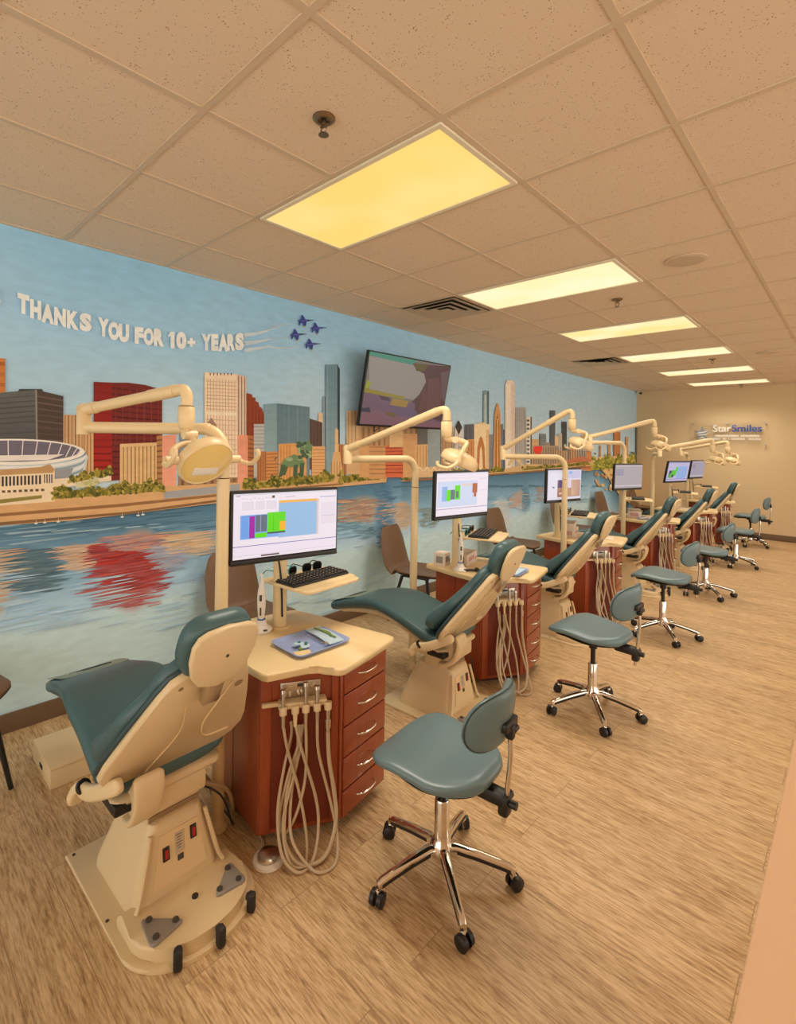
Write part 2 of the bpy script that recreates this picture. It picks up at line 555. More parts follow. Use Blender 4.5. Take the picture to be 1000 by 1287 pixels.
# base coat: sky above the shore, water below
ny, nz_ = 260, 56
for i in range(ny + 1):
    y = RY0 + (RY1 - RY0) * i / ny
    zs = shore(y)
    for j in range(nz_ + 1):
        if j <= 28:
            t = j / 28; z = zs * t
            d = (1 - t)
            deep, mid, pale = (70, 106, 124), (126, 162, 176), (182, 206, 212)
            e = d * zs
            cc = lerp3(deep, mid, min(e / 0.30, 1)) if e < 0.30 else lerp3(mid, pale, min((e - 0.30) / 0.34, 1))
        else:
            t = (j - 28) / 28; z = zs + (HC - zs) * t
            cc = lerp3((192, 206, 206), (134, 176, 194), min(1, t * 1.1) ** 0.9)
            cc = lerp3(cc, (178, 198, 200), min(1, max(0, (y - 1.5) / 6)) * .55)
            q = math.sin(y * 2.3 + 1.4) * math.sin(z * 5.1 + y * 1.1) + 0.6 * math.sin(y * 5.2 - z * 3.0)
            cc = lerp3(cc, (200, 206, 200), max(0, q) * 0.16 * (1 - t * 0.6))
        MV.append((0.0, y, z)); MC.append(hx(cc))
for i in range(ny):
    for j in range(nz_):
        a = i * (nz_ + 1) + j
        MF.append((a, a + nz_ + 1, a + nz_ + 2, a + 1))
# water brush strokes
def basecol(y, z):
    zs = shore(y); e = max(zs - z, 0)
    deep, mid, pale = (70, 106, 124), (126, 162, 176), (182, 206, 212)
    return lerp3(deep, mid, min(e / 0.30, 1)) if e < 0.30 else lerp3(mid, pale, min((e - 0.30) / 0.34, 1))
def soft(x0, y0, x1, y1, c, a=.75):
    p = [(x0 + x1) / 2, (y0 + y1) / 2]; n = 26
    for r0, r1 in ((0, .45), (.45, .75), (.75, 1.0)):
        for i in range(n):
            q = []
            for r, k in ((r0, i), (r1, i), (r1, i + 1), (r0, i + 1)):
                t = 2 * PI * k / n; w_ = 1 + .12 * math.sin(3 * t + x0)
                q.append((p[0] + (x1 - x0) / 2 * r * w_ * math.cos(t), p[1] + (y1 - y0) / 2 * r * w_ * math.sin(t)))
            if r0 == 0: q = q[1:3] + [tuple(p)]; rr = (r1, r1, 0)
            else: rr = (r0, r1, r1, r0)
            cols = []
            for (px, py), r in zip(q, rr):
                w_ = wall_pt(px, py); f = a * (1 - r * r) ** .8 if r < 1 else 0
                cols.append(lerp3(basecol(w_.y, w_.z), c, f))
            poly(q, None, cols=cols)
def strokes(x0, y0, x1, y1, n, cols, ln=(0.10, 0.3), th=(0.006, 0.02), fade=0.0):
    A, C = wall_pt(x0, y0), wall_pt(x1, y1)
    for _ in range(n):
        u, v = random.random(), random.random()
        if fade: v = v ** 1.15
        px, py = x0 + (x1 - x0) * u, y0 + (y1 - y0) * v
        w = wall_pt(px, py)
        l = random.uniform(*ln) * (1 - 0.4 * v); t = random.uniform(*th) * .55; s = random.uniform(-0.012, 0.016) * l
        c = lerp3(jit(random.choice(cols), 9), basecol(w.y, w.z), random.uniform(0, .3))
        if w.y - l / 2 < RY0 + 0.05 or w.y + l / 2 > RY1 - 0.05: continue
        poly([(w.y - l / 2, w.z - s), (w.y - l * 0.3, w.z - t / 2 - s * .6), (w.y + l * .25, w.z - t / 2 + s * .5), (w.y + l / 2, w.z + s), (w.y + l * .2, w.z + t / 2 + s * .4), (w.y - l * .35, w.z + t / 2 - s * .7)], c, px=False)
DK, MD, PL = (60, 92, 108), (96, 132, 146), (150, 178, 184)
strokes(-60, 672, 500, 640, 198, [DK, (72, 106, 120), (84, 116, 128)], ln=(0.15, 0.5))
strokes(-60, 700, 470, 650, 132, [MD, (120, 150, 156), (150, 172, 174)], ln=(0.15, 0.4))
strokes(500, 612, 760, 610, 198, [DK, (72, 110, 120), (90, 122, 128)], ln=(0.2, 0.6))
strokes(500, 632, 760, 622, 110, [MD, (120, 150, 152)], ln=(0.2, 0.6))
soft(2, 684, 84, 752, (74, 98, 104), .8)
soft(78, 680, 128, 720, (200, 162, 128), .9)
soft(116, 674, 212, 768, (160, 40, 36), .95)
soft(138, 664, 212, 698, (196, 138, 108), .8)
soft(190, 680, 234, 720, (150, 146, 154), .8)
soft(210, 664, 274, 700, (202, 168, 124), .8)
soft(420, 622, 486, 662, (184, 146, 112), .85)
soft(482, 628, 522, 668, (196, 162, 126), .8)
soft(470, 606, 498, 700, (72, 110, 134), .8)
soft(-40, 686, 18, 780, (196, 164, 126), .8)
soft(616, 624, 644, 672, (200, 196, 184), .7)
soft(640, 614, 668, 642, (196, 156, 126), .7)
soft(654, 606, 667, 648, (84, 124, 140), .8)
strokes(8, 692, 70, 742, 176, [(78, 100, 104), (92, 112, 114), (66, 90, 98)], fade=1)
strokes(-30, 690, 12, 770, 66, [(190, 170, 140), (196, 150, 110)])
strokes(84, 684, 122, 714, 88, [(196, 158, 124), (204, 168, 136)])
strokes(122, 684, 206, 740, 374, [(166, 44, 38), (150, 36, 32), (178, 58, 48), (140, 40, 38)], fade=1)
strokes(118, 738, 196, 762, 61, [(166, 60, 52), (176, 90, 80)], ln=(0.12, 0.3))
strokes(140, 672, 206, 692, 96, [(196, 140, 110), (186, 120, 100), (150, 120, 124)])
strokes(196, 684, 226, 716, 96, [(150, 146, 156), (166, 152, 156), (132, 144, 152)])
strokes(214, 668, 268, 696, 96, [(200, 164, 120), (204, 172, 136)])
strokes(426, 628, 482, 656, 132, [(176, 142, 112), (186, 130, 96), (196, 160, 124), (160, 112, 86)])
strokes(484, 632, 516, 662, 74, [(196, 164, 130), (186, 150, 112)])
strokes(474, 614, 494, 690, 132, [(70, 108, 132), (84, 118, 136), (104, 134, 146)], ln=(0.08, 0.2))
strokes(530, 636, 548, 662, 66, [(136, 146, 132), (120, 132, 118)])
strokes(428, 656, 470, 676, 66, [(130, 160, 166), (106, 140, 150)])
strokes(618, 630, 640, 668, 88, [(190, 190, 180), (206, 196, 180)], ln=(0.1, 0.25))
strokes(640, 618, 664, 640, 52, [(196, 156, 126), (186, 136, 106)], ln=(0.1, 0.25))
strokes(656, 612, 664, 642, 57, [(84, 124, 140), (100, 136, 146)], ln=(0.08, 0.16))
strokes(674, 612, 684, 630, 35, [(190, 140, 110)], ln=(0.1, 0.3))
strokes(-40, 790, 560, 720, 132, [(170, 192, 196), (158, 184, 190)], ln=(0.2, 0.5))
# ---- skyline, left to right
bld(-60, 6, 446, 451, 560, c=(186, 116, 56)); hst(-60, 6, 446, 451, 560, 556, 8, (160, 96, 46))
poly([(22, 492), (24, 489), (52, 489), (56, 495)], (60, 62, 62))
bld(-80, 45, 500, 490, 570, 560, c=(92, 92, 88), c2=(78, 78, 76)); hst(-80, 45, 504, 494, 560, 552, 9, (74, 74, 72), 0.3, 8)
poly([(45, 490), (79, 498), (79, 566), (45, 560)], (72, 60, 54)); hst(45, 79, 494, 500, 556, 558, 8, (92, 76, 66), 0.25, 8)
poly([(43.5, 490), (46, 490), (47, 562), (45, 562)], (128, 124, 116))
bld(79, 105, 521, 522, 600, c=(188, 154, 110)); vst(79, 105, 522, 522, 600, 6, (146, 110, 76), 0.4)
bld(103, 140, 538, 540, 605, c=(196, 158, 110)); vst(103, 140, 540, 542, 605, 9, (148, 110, 70), 0.35)
bld(117, 140, 480, 481, 604, c=(122, 32, 26), c2=(160, 32, 26)); hst(117, 140, 480, 481, 600, 600, 14, (130, 28, 22), 0.3, 10)
poly([(140, 481), (160, 481), (182, 484), (203, 490), (203, 600), (140, 604)], (108, 36, 30))
hst(140, 203, 484, 492, 600, 598, 16, (84, 26, 24), 0.3, 8); vst(140, 203, 486, 494, 560, 7, (122, 46, 36), 0.12)
bld(150, 198, 558, 556, 610, c=(206, 172, 120)); vst(152, 196, 562, 560, 608, 9, (158, 120, 74), 0.35)
bld(196, 204, 548, 547, 616, c=(164, 120, 72)); hst(196, 204, 550, 549, 612, 612, 9, (128, 88, 52))
bld(224, 298, 560, 556, 614, c=(150, 116, 82)); vst(224, 298, 562, 558, 612, 8, (120, 88, 60), 0.4); bld(225, 236, 520, 521, 600, c=(120, 132, 132))
bld(203, 220.5, 548, 546, 622, c=(212, 144, 118), c2=(220, 152, 124))
bld(256, 297, 468, 470.5, 600, c=(220, 198, 168))
for i in range(7): poly([(262.5 + i * 4.4, 469), (264.3 + i * 4.4, 469), (263.6 + i * 4.4, 472.4), (263.0 + i * 4.4, 472.4)], (86, 66, 52))
vst(258, 296, 476, 478, 598, 10, (186, 154, 120), 0.22); hst(258, 296, 477, 479, 516, 518, 9, (190, 160, 126), 0.22); hst(258, 296, 524, 526, 598, 598, 12, (194, 164, 130), 0.2)
poly([(256, 517), (297, 519), (297, 523), (256, 521)], (226, 206, 178))
bld(297, 308.5, 470.5, 473, 600, c=(204, 182, 158)); vst(297, 308.5, 472, 474, 600, 3, (120, 92, 74), 0.3)
poly([(257, 534), (265, 525), (271, 534), (272, 545), (256, 545)], (150, 122, 98))
poly([(309, 494), (316, 496), (316, 499), (320, 500), (320, 504), (324, 506), (325, 511), (328, 513), (331, 521), (331, 590), (309, 590)], (134, 58, 30)); vst(310, 331, 500, 522, 588, 5, (104, 42, 22), 0.25)
bld(318, 331, 533, 533, 600, c=(172, 172, 164)); hst(318, 331, 534, 534, 570, 570, 8, (150, 150, 146))
bld(331, 347.5, 508, 507, 600, c=(118, 144, 146), c2=(136, 158, 158))
poly([(347, 507), (388, 511.5), (388, 600), (347, 600)], None, cols=[(88, 114, 120), (96, 120, 124), (112, 132, 132), (106, 128, 130)])
vst(348, 387, 509, 513, 560, 7, (100, 124, 130), 0.3)
bld(399, 405, 519, 519, 560, c=(206, 182, 150)); bld(388, 404, 526, 531, 590, c=(92, 72, 62)); vst(388, 404, 528, 532, 560, 4, (72, 56, 50), 0.3)
bld(408, 424, 458.5, 458, 604, c=(96, 128, 134), c2=(134, 156, 154)); vst(409, 423, 459, 459, 602, 4, (120, 148, 150), 0.25)
poly([(423, 458), (426, 464), (426, 560), (423, 560)], (52, 68, 74)); bld(404.5, 410.5, 498, 498, 604, c=(128, 150, 152)); bld(407, 408.5, 498, 498, 604, c=(74, 90, 94))
bld(297.5, 310.5, 547, 547, 617, c=(212, 140, 112), c2=(218, 150, 120))
bld(310.5, 318, 547, 548, 612, c=(162, 100, 54)); hst(310.5, 318, 549, 550, 606, 606, 10, (126, 74, 40))
bld(322, 334, 568, 567, 606, c=(172, 112, 66)); vst(322, 334, 570, 569, 604, 4, (140, 88, 50))
bld(334, 348, 568, 567, 606, c=(196, 134, 78)); hst(334, 348, 569, 568, 602, 602, 8, (164, 106, 60))
bld(349, 366, 558, 557, 606, c=(206, 148, 86)); vst(350, 365, 560, 559, 602, 4, (182, 126, 72), 0.25)
bld(366, 384, 557, 558, 606, c=(206, 152, 92)); bld(391, 407.5, 561, 561, 606, c=(212, 164, 108)); hst(392, 407, 563, 563, 600, 600, 9, (180, 128, 76), 0.25)
bld(424, 433.5, 558, 559, 604, c=(176, 120, 72)); vst(424, 433, 560, 560, 604, 3, (140, 90, 52))
poly([(419.5, 604), (420, 541), (422, 537), (424, 541), (425, 604)], (214, 176, 122))
poly([(413, 604), (415, 590), (418, 568), (426, 568), (429, 588), (432, 604)], (206, 166, 112)); vst(414, 431, 580, 580, 602, 5, (150, 110, 70), 0.25)
# stadium, colonnade
E = lambda cx, cy, rx, ry, a0=0, a1=2 * PI, n=40: [(cx + rx * math.cos(a0 + (a1 - a0) * i / n), cy + ry * math.sin(a0 + (a1 - a0) * i / n)) for i in range(n + 1)]
poly([(-120, 566)] + E(20, 570, 89, 24, -0.1, 1.5)[:0] + [(104, 566), (110, 574), (106, 592), (84, 604), (-120, 614)], (186, 194, 190))
for i, c in enumerate([(120, 132, 134), (214, 212, 202), (132, 150, 152), (206, 206, 198), (128, 146, 150), (200, 200, 192)]):
    poly([(-120, 580 + i * 5)] + [(20 + (88 - i) * math.cos(t), 566 + i * 5 + 15 * math.sin(t)) for t in [1.57 - k * 0.157 for k in range(11)]] + [(20 + (88 - i) * math.cos(t), 569 + i * 5 + 15 * math.sin(t)) for t in [k * 0.157 for k in range(11)]] + [(-120, 584 + i * 5)], c)
poly(E(14, 568, 92, 16.5), (224, 216, 202)); poly(E(12, 567, 88, 13.5), (104, 98, 108))
for i in range(14):
    t = -2.9 + i * 0.215
    poly([(13 + 88 * math.cos(t) - 0.6, 567 + 13.5 * math.sin(t)), (13 + 88 * math.cos(t) + 0.8, 567 + 13.5 * math.sin(t)), (13 + 80 * math.cos(t) + 0.8, 575.5 + 3 * math.sin(t)), (13 + 80 * math.cos(t) - 0.6, 575.5 + 3 * math.sin(t))], (206, 198, 190))
poly([(-100, 574), (80, 571), (60, 578), (-100, 582)], (216, 208, 196))
poly([(66, 590), (92, 588), (84, 604), (66, 606)], (140, 142, 140))
# land and beach
land = [(p[0], p[1] - 1) for p in shore_px[1:18]]
poly([(-120, 640), (0, 628), (120, 616), (300, 606), (420, 598), (486, 596), (484, 606), (420, 612), (330, 622), (272, 632), (160, 646), (90, 654), (0, 660), (-120, 672)], (200, 158, 108))
poly([(-120, 656), (0, 645), (150, 633), (300, 618), (430, 607), (430, 609), (300, 621), (150, 637), (0, 649), (-120, 660)], (140, 100, 62))
poly([(-120, 667), (0, 656), (160, 643), (300, 624), (300, 627), (160, 646), (0, 660), (-120, 672)], (126, 92, 58))
poly([(205, 618), (300, 608), (300, 617), (205, 627)], (150, 150, 148))
bld(-60, 68, 594, 587, 640, 630, c=(222, 200, 164)); poly([(-60, 594), (50, 587), (62, 583), (68, 590), (66, 594), (-60, 600)], (178, 140, 92))
vst(-60, 52, 601, 597, 615, 24, (66, 58, 60), 0.55, b1=608); vst(54, 66, 596, 596, 607, 4, (66, 58, 60), 0.5)
for i in range(14): poly([(-40 + i * 7, 618 - i * .3), (-36 + i * 7, 618 - i * .3), (-36 + i * 7, 621 - i * .3), (-40 + i * 7, 621 - i * .3)], (96, 74, 56))
poly([(-60, 634), (52, 622), (52, 626), (-60, 640)], (132, 122, 56))
poly([(68, 602), (139, 596), (139, 604), (68, 614)], (222, 202, 170))
def bushes(x0, y0, x1, y1, n, r=(3, 7), cols=None, h=10):
    cols = cols or [(112, 106, 36), (134, 122, 42), (92, 90, 34), (152, 134, 54), (76, 78, 30), (166, 148, 66)]
    m_ = 26
    top = [(x0 + (x1 - x0) * i / m_, y0 + (y1 - y0) * i / m_ - h * (.55 + .3 * math.sin(i * 1.7 + x0) * math.sin(i * .6)) * min(1, i / 2.5, (m_ - i) / 2.5)) for i in range(m_ + 1)]
    for i in range(m_):
        poly([top[i], top[i + 1], (top[i + 1][0], y0 + (y1 - y0) * (i + 1) / m_ + 1), (top[i][0], y0 + (y1 - y0) * i / m_ + 1)], None, cols=[jit(cols[0], 10), jit(cols[1], 10), jit(cols[2 % len(cols)], 6), jit(cols[2 % len(cols)], 6)])
    for _ in range(int(n * 2.6)):
        u = random.random(); v = random.random() ** .7
        dab(x0 + (x1 - x0) * u, y0 + (y1 - y0) * u - h * (1 - v) * (.7 + .3 * math.sin(u * 23)), random.uniform(*r) * .55, random.uniform(*r) * 0.4, jit(random.choice(cols), 10), n=7, rot=random.random() * 3)
bushes(66, 626, 205, 616, 170, h=16); bushes(86, 606, 140, 596, 60, h=12); bushes(96, 612, 122, 608, 20, cols=[(196, 190, 150), (176, 172, 110)], h=8)
bushes(305, 614, 417, 604, 120, h=13); bushes(425, 606, 482, 600, 70, h=14); bushes(505, 601, 548, 597, 40, h=9)
for bx, by in ((42, 657), (70, 655), (53, 656), (150, 649), (170, 647), (176, 646)):
    poly([(bx, by), (bx + 5, by - .4), (bx + 4, by + 1.2), (bx + 1, by + 1.4)], (226, 222, 214)); poly([(bx + 2, by), (bx + 2.8, by), (bx + 2.6, by - 5)], (220, 214, 206))
# bronze-green lion statue
LG, LD, LH = (106, 132, 90), (70, 92, 66), (148, 168, 122)
poly([(352, 583), (356, 577), (368, 571), (376, 573), (382, 582), (380, 588), (372, 586), (360, 587), (355, 590)], LG)
for lg in ([(352, 584), (358, 584), (356, 592), (353, 599), (349, 599), (351, 591)], [(368, 584), (373, 584), (372, 599), (367, 599)], [(376, 582), (381, 582), (380, 599), (375, 599)], [(356, 586), (361, 586), (357, 597), (354, 597)]): poly(lg, LD)
for _ in range(34): dab(random.uniform(374, 389), random.uniform(554, 578), random.uniform(2, 4), random.uniform(1.5, 3.2), random.choice([LG, LD, LH]))
poly([(385, 556), (391, 559), (391, 565), (386, 568), (382, 562)], LG); dab(362, 577, 5, 2.5, LH)
for p, q in (((352, 584), (346, 582)), ((346, 582), (343, 577)), ((343, 577), (347, 574))): poly([p, q, (q[0] + .9, q[1] + .9), (p[0] + .9, p[1] + .9)], LD)
# middle, behind the television
bld(434, 452, 516, 516, 596, c=(206, 176, 134), c2=(196, 158, 112)); vst(434, 452, 518, 518, 560, 4, (176, 140, 100), 0.3)
bld(450, 464, 538, 538, 600, c=(196, 148, 96)); bld(462, 484, 557, 557, 602, c=(192, 142, 92)); hst(463, 483, 559, 559, 598, 598, 7, (160, 112, 70), 0.25)
bld(452, 545, 535, 530, 560, c=(172, 134, 90)); vst(452, 545, 537, 533, 560, 14, (136, 104, 72), 0.4)
bld(483, 509, 560, 559, 600, c=(196, 100, 62)); hst(483, 509, 561, 560, 596, 596, 8, (150, 66, 42), 0.35)
bld(488, 505, 542, 542, 562, c=(206, 170, 120)); bld(505, 525, 545, 545, 600, c=(196, 150, 100)); bld(523, 540, 536, 538, 560, c=(104, 100, 94))
bld(520, 540.5, 559, 558, 600, c=(204, 164, 112)); vst(521, 540, 561, 560, 598, 5, (166, 124, 80), 0.3)
bld(536, 552, 538, 540, 596, c=(140, 150, 146)); bld(553, 568, 533, 536, 592, c=(176, 140, 102)); vst(553, 568, 536, 538, 590, 4, (140, 106, 76), 0.3)
poly([(569, 592), (570, 540), (575, 530), (580, 540), (581, 592)], (200, 188, 176)); poly([(575, 528), (579.5, 537), (575, 547), (571, 537)], (64, 54, 50)); vst(570, 580, 548, 548, 590, 3, (160, 140, 128), 0.3)
bld(583, 595, 533.5, 533, 592, c=(92, 92, 94)); vst(583, 595, 535, 535, 570, 3, (76, 76, 80), 0.3)
bld(586, 596, 552, 552, 592, c=(196, 134, 78)); vst(586, 596, 554, 554, 590, 3, (160, 102, 58), 0.3)
bld(606, 613, 491, 491, 560, c=(116, 136, 138), c2=(150, 166, 162)); bld(611, 613, 492, 492, 560, c=(72, 90, 94)); bld(607.5, 609.5, 496, 496, 556, c=(170, 184, 178))
bld(594.5, 614, 533, 533, 592, c=(224, 198, 154)); poly([(599, 533), (601, 531), (608, 531), (610, 533)], (210, 180, 136)); bld(609.5, 614, 540, 540, 592, c=(206, 172, 124))
poly([(597.5, 590), (598.5, 562), (601, 551), (603, 548), (605, 551), (607.5, 562), (608.5, 590), (605.5, 590), (604.5, 566), (603, 560), (601.6, 566), (600.6, 590)], (176, 112, 62))
for xa, xb, t, c in ((613, 618, 546, (124, 124, 122)), (628, 631, 533, (120, 112, 106)), (616, 620, 562, (110, 110, 110)), (626, 634, 548, (110, 116, 120)), (630.5, 633, 540, (80, 86, 92))): bld(xa, xb, t, t, 592, c=c)
poly([(618.5, 592), (620, 520), (622, 512), (624, 506), (626, 512), (627.5, 520), (628, 592)], (192, 140, 86)); poly([(621, 590), (621.6, 530), (624, 520), (626, 530), (626.4, 590)], (150, 98, 54)); bld(623.2, 624.8, 526, 526, 590, c=(206, 158, 100))
bld(633.5, 646, 482, 482, 592, c=(232, 212, 192)); poly([(634, 483), (636, 478), (643, 478), (645.5, 483)], (222, 202, 184)); bld(641, 646, 482, 482, 592, c=(206, 188, 170)); vst(634, 641, 486, 486, 590, 3, (214, 194, 174), 0.3)
bld(646.5, 659.5, 512, 512, 592, c=(156, 154, 148), c2=(170, 164, 154)); vst(647, 659, 514, 514, 590, 4, (138, 138, 134), 0.3)
bld(660, 667.5, 524, 524, 592, c=(214, 206, 190)); hst(660.5, 664, 526, 526, 588, 588, 12, (90, 90, 92), 0.5); bld(665.2, 667, 524, 524, 590, c=(76, 80, 84))
for xa, xb, t, c in ((667, 676, 552, (190, 156, 110)), (677, 685, 545, (118, 124, 122)), (681, 690, 556, (146, 130, 116)), (690, 696.5, 516, (76, 80, 82)), (696, 702, 548, (206, 182, 138)), (700, 708, 545, (180, 170, 154)), (705, 711, 530, (70, 70, 70)), (714, 730, 552, (190, 150, 110)), (724, 736, 560, (150, 150, 140)), (668, 700, 560, (160, 140, 116)), (696, 712, 566, (180, 150, 116)), (735.5, 742, 560, (196, 128, 76))): bld(xa, xb, t, t, 592, c=c)
vst(668, 735, 562, 562, 588, 22, (120, 96, 76), 0.35); hst(677, 685, 547, 547, 560, 560, 5, (90, 96, 96)); vst(690, 696, 518, 518, 560, 3, (96, 98, 98), 0.3)
poly([(668.5, 563), (671, 561), (679, 561), (680.5, 563), (679, 568), (670, 568)], (224, 62, 48)); bld(671, 679, 568, 568, 574, c=(196, 70, 52))
poly([(712, 578), (730, 573), (742, 579), (742, 590), (712, 590)], (184, 112, 80)); hst(712, 742, 580, 579, 590, 588, 4, (150, 80, 58), 0.35)
poly([(500, 604), (600, 597), (640, 589), (700, 583), (742, 580), (742, 585), (700, 591), (600, 598.5), (507, 605)], (206, 166, 112)); poly([(620, 592), (660, 583), (690, 584), (700, 588), (640, 596)], (196, 164, 114))
poly([(507, 603), (600, 596.5), (700, 589), (735, 585), (735, 587), (700, 591), (600, 598.6), (507, 605.5)], (136, 98, 62))
bushes(545, 596, 632, 592, 60, r=(2, 4), h=6); bushes(655, 590, 740, 583, 60, r=(1.5, 3), h=4)
for cx_ in (646,): poly([(cx_ - 10, 585), (cx_ - 6, 576), (cx_, 572), (cx_ + 6, 576), (cx_ + 10, 585), (cx_ + 7, 585), (cx_, 577), (cx_ - 7, 585)], (204, 176, 130))
poly([(520, 592), (528, 588), (545, 586), (560, 588), (568, 592), (566, 598), (518, 600)], (206, 172, 124))
for t in range(5): poly([(522 + t * 9, 592), (526 + t * 9, 586), (530 + t * 9, 592), (529 + t * 9, 592), (526 + t * 9, 588), (523 + t * 9, 592)], (226, 206, 170))
# cliffs and trees at the far end
bld(770, 778.5, 543, 543, 585, c=(184, 124, 74)); vst(770, 778, 545, 545, 580, 3, (150, 96, 56), 0.3); bld(752, 754, 560, 560, 576, c=(180, 130, 90)); bld(785, 788, 549, 549, 580, c=(190, 140, 96)); bld(763, 766, 558, 558, 580, c=(190, 140, 96))
poly([(742, 578), (752, 574), (800, 572), (803, 640), (780, 626), (770, 612), (762, 598), (752, 588), (742, 586)], (212, 178, 122))
for _ in range(40): dab(random.uniform(748, 798), random.uniform(584, 616), random.uniform(1.5, 4), random.uniform(1, 2.4), jit(random.choice([(190, 150, 100), (222, 192, 138), (166, 122, 80)]), 8), rot=random.uniform(0, 1.5))
bushes(742, 590, 800, 586, 110, r=(2, 4.5), cols=[(156, 148, 52), (120, 124, 40), (182, 168, 84), (100, 108, 40)], h=20)
bld(797.5, 801, 537, 537, 582, c=(96, 100, 94))
# contrails
def trail(pts, w0, w1, c):
    n = len(pts)
    up_, dn = [], []
    for i, (x, y) in enumerate(pts):
        w = w0 + (w1 - w0) * i / (n - 1)
        up_.append((x, y - w)); dn.append((x, y + w))
    for i in range(n - 1):
        poly([up_[i], up_[i + 1], dn[i + 1], dn[i]], c)
TW = (206, 208, 200)
for dy, e in ((0, (368, 407)), (11, (362, 424)), (20, (378, 436))):
    for q in (-2.2, -1.4, -.6, .2, .9, 1.7, 2.4):
        trail([(304 + 3 * random.random(), 421 + dy + q), (318, 420 + dy * 0.95 + q * .8), (335, 416 + dy + q * .5), (e[0] - 10 - abs(q) * 8, e[1] + 2.5), (e[0] - abs(q) * 9, e[1] + q * .3)], .45, 0.15, jit((178, 192, 192), 8))
poly([(213, 417), (215, 417.5), (211.5, 424), (209.5, 423)], (214, 216, 206))
# four blue display jets
jet = [(-8, -1), (-5.5, 0.2), (-3, -3), (-2.6, -7.5), (-0.6, -6.6), (2.2, -1.4), (6, -1.2), (13, -0.6), (6, 1), (3.6, 1.6), (3.4, 3.2), (2.6, 8.5), (0.6, 8.5), (-1.2, 3.2), (-3.2, 2.8), (-5, 6.4), (-6.2, 6.2), (-5.6, 1.8)]
for jx, jy, k in ((380, 403.2, 1.0), (396, 412.5, .95), (370.5, 420.6, 1.0), (388.5, 432.6, .95)):
    poly([(jx + x * k, jy + y * k * .95) for x, y in jet], (48, 58, 122))
    poly([(jx - 4, jy), (jx + 5, jy - .4), (jx + 5, jy + .6), (jx - 4, jy + 1.2)], (92, 96, 148)); poly([(jx + 6, jy - .7), (jx + 13, jy - .7), (jx + 13, jy), (jx + 6, jy + .3)], (30, 34, 50)); poly([(jx + .8, jy + 6.6), (jx + 2.8, jy + 6.6), (jx + 2.6, jy + 8.5), (jx + .6, jy + 8.5)], (170, 150, 80))
# sky lettering
def glyph_mesh(txt, off=0.0, ext=0.0, res=3):
    cu = bpy.data.curves.new('lettering', 'FONT')
    cu.body = txt; cu.size = 1.0; cu.offset = off; cu.extrude = ext; cu.resolution_u = res
    o = bpy.data.objects.new('lettering', cu); COL.objects.link(o)
    bpy.context.view_layer.update()
    me = bpy.data.meshes.new_from_object(o.evaluated_get(bpy.context.evaluated_depsgraph_get()))
    bpy.data.objects.remove(o); bpy.data.curves.remove(cu)
    return me
def sky_word(chars):
    for ch, x, y, w, h, sl in chars:
        me = glyph_mesh('I' if ch == '1' else ch, 0.072 if ch != '1' else 0.0)
        xs = [v.co.x for v in me.vertices]; ys = [v.co.y for v in me.vertices]
        x0_, x1_, y0_, y1_ = min(xs), max(xs), min(ys), max(ys)
        for dx, dy, c in ((0, 0, (214, 216, 206)),):
            LAY[0] += 1
            i0 = len(MV)
            for v in me.vertices:
                u = (v.co.x - x0_) / (x1_ - x0_); t = (v.co.y - y0_) / (y1_ - y0_)
                p = wall_pt(x + u * w + dx, y + sl * u * w - t * h + dy)
                MV.append((0.0006 + LAY[0] * 2.5e-6, p.y, p.z)); MC.append(hx(jit(c, 5)))
            for f in me.polygons: MF.append(tuple(i0 + i for i in f.vertices))
        bpy.data.meshes.remove(me)
sky_word([('S', -14, 384, 14, 24, .2)] +
 [('T', 21, 393, 15, 25, .28), ('H', 37, 400, 14, 24, .25), ('A', 51, 405, 16, 24, .24), ('N', 67, 409, 15, 23, .22), ('K', 83, 413, 15, 23, .18), ('S', 99, 416, 15, 23, .15)] +
 [('Y', 122, 422, 14, 23, .2), ('O', 135, 427, 14, 23, .15), ('U', 148, 430, 13, 23, .1)] +
 [('F', 168, 432, 11, 21, .12), ('O', 179, 434, 13, 22, .12), ('R', 192, 435, 13, 22, .1)] +
 [('1', 213, 438, 5, 21, .1), ('0', 220, 439, 13, 22, .06), ('+', 234, 436, 10, 11, .05)] +
 [('Y', 252, 441, 12, 21, .04), ('E', 264, 441, 9, 21, .02), ('A', 273, 442, 12, 22, 0), ('R', 284, 441, 10, 21, 0), ('S', 294, 441, 11, 22, -.04)])
me = bpy.data.meshes.new('wall_left')
me.from_pydata(MV, [], MF)
ca = me.color_attributes.new('Col', 'FLOAT_COLOR', 'POINT')
ca.data.foreach_set('color', [q for c in MC for q in c])
me.materials.append(M['mural']); 
# a real wall body behind the paint
bm = bmesh.new(); bm.from_mesh(me)
n0 = len(bm.faces)
r = bmesh.ops.create_cube(bm, size=1.0)
bmesh.ops.transform(bm, matrix=Matrix.Translation((-0.0605, (RY0 + RY1) / 2, HC / 2)) @ Matrix.Diagonal((0.12, RY1 - RY0 + .2, HC, 1)), verts=r['verts'])
for f in {f for v in r['verts'] for f in v.link_faces}: f.material_index = 1
bm.to_mesh(me); bm.free()
me.materials.append(M['wallf'])
o = bpy.data.objects.new('wall_left', me); COL.objects.link(o); struct(o)

ORD = ['nearest', 'second', 'third', 'fourth', 'fifth', 'farthest']
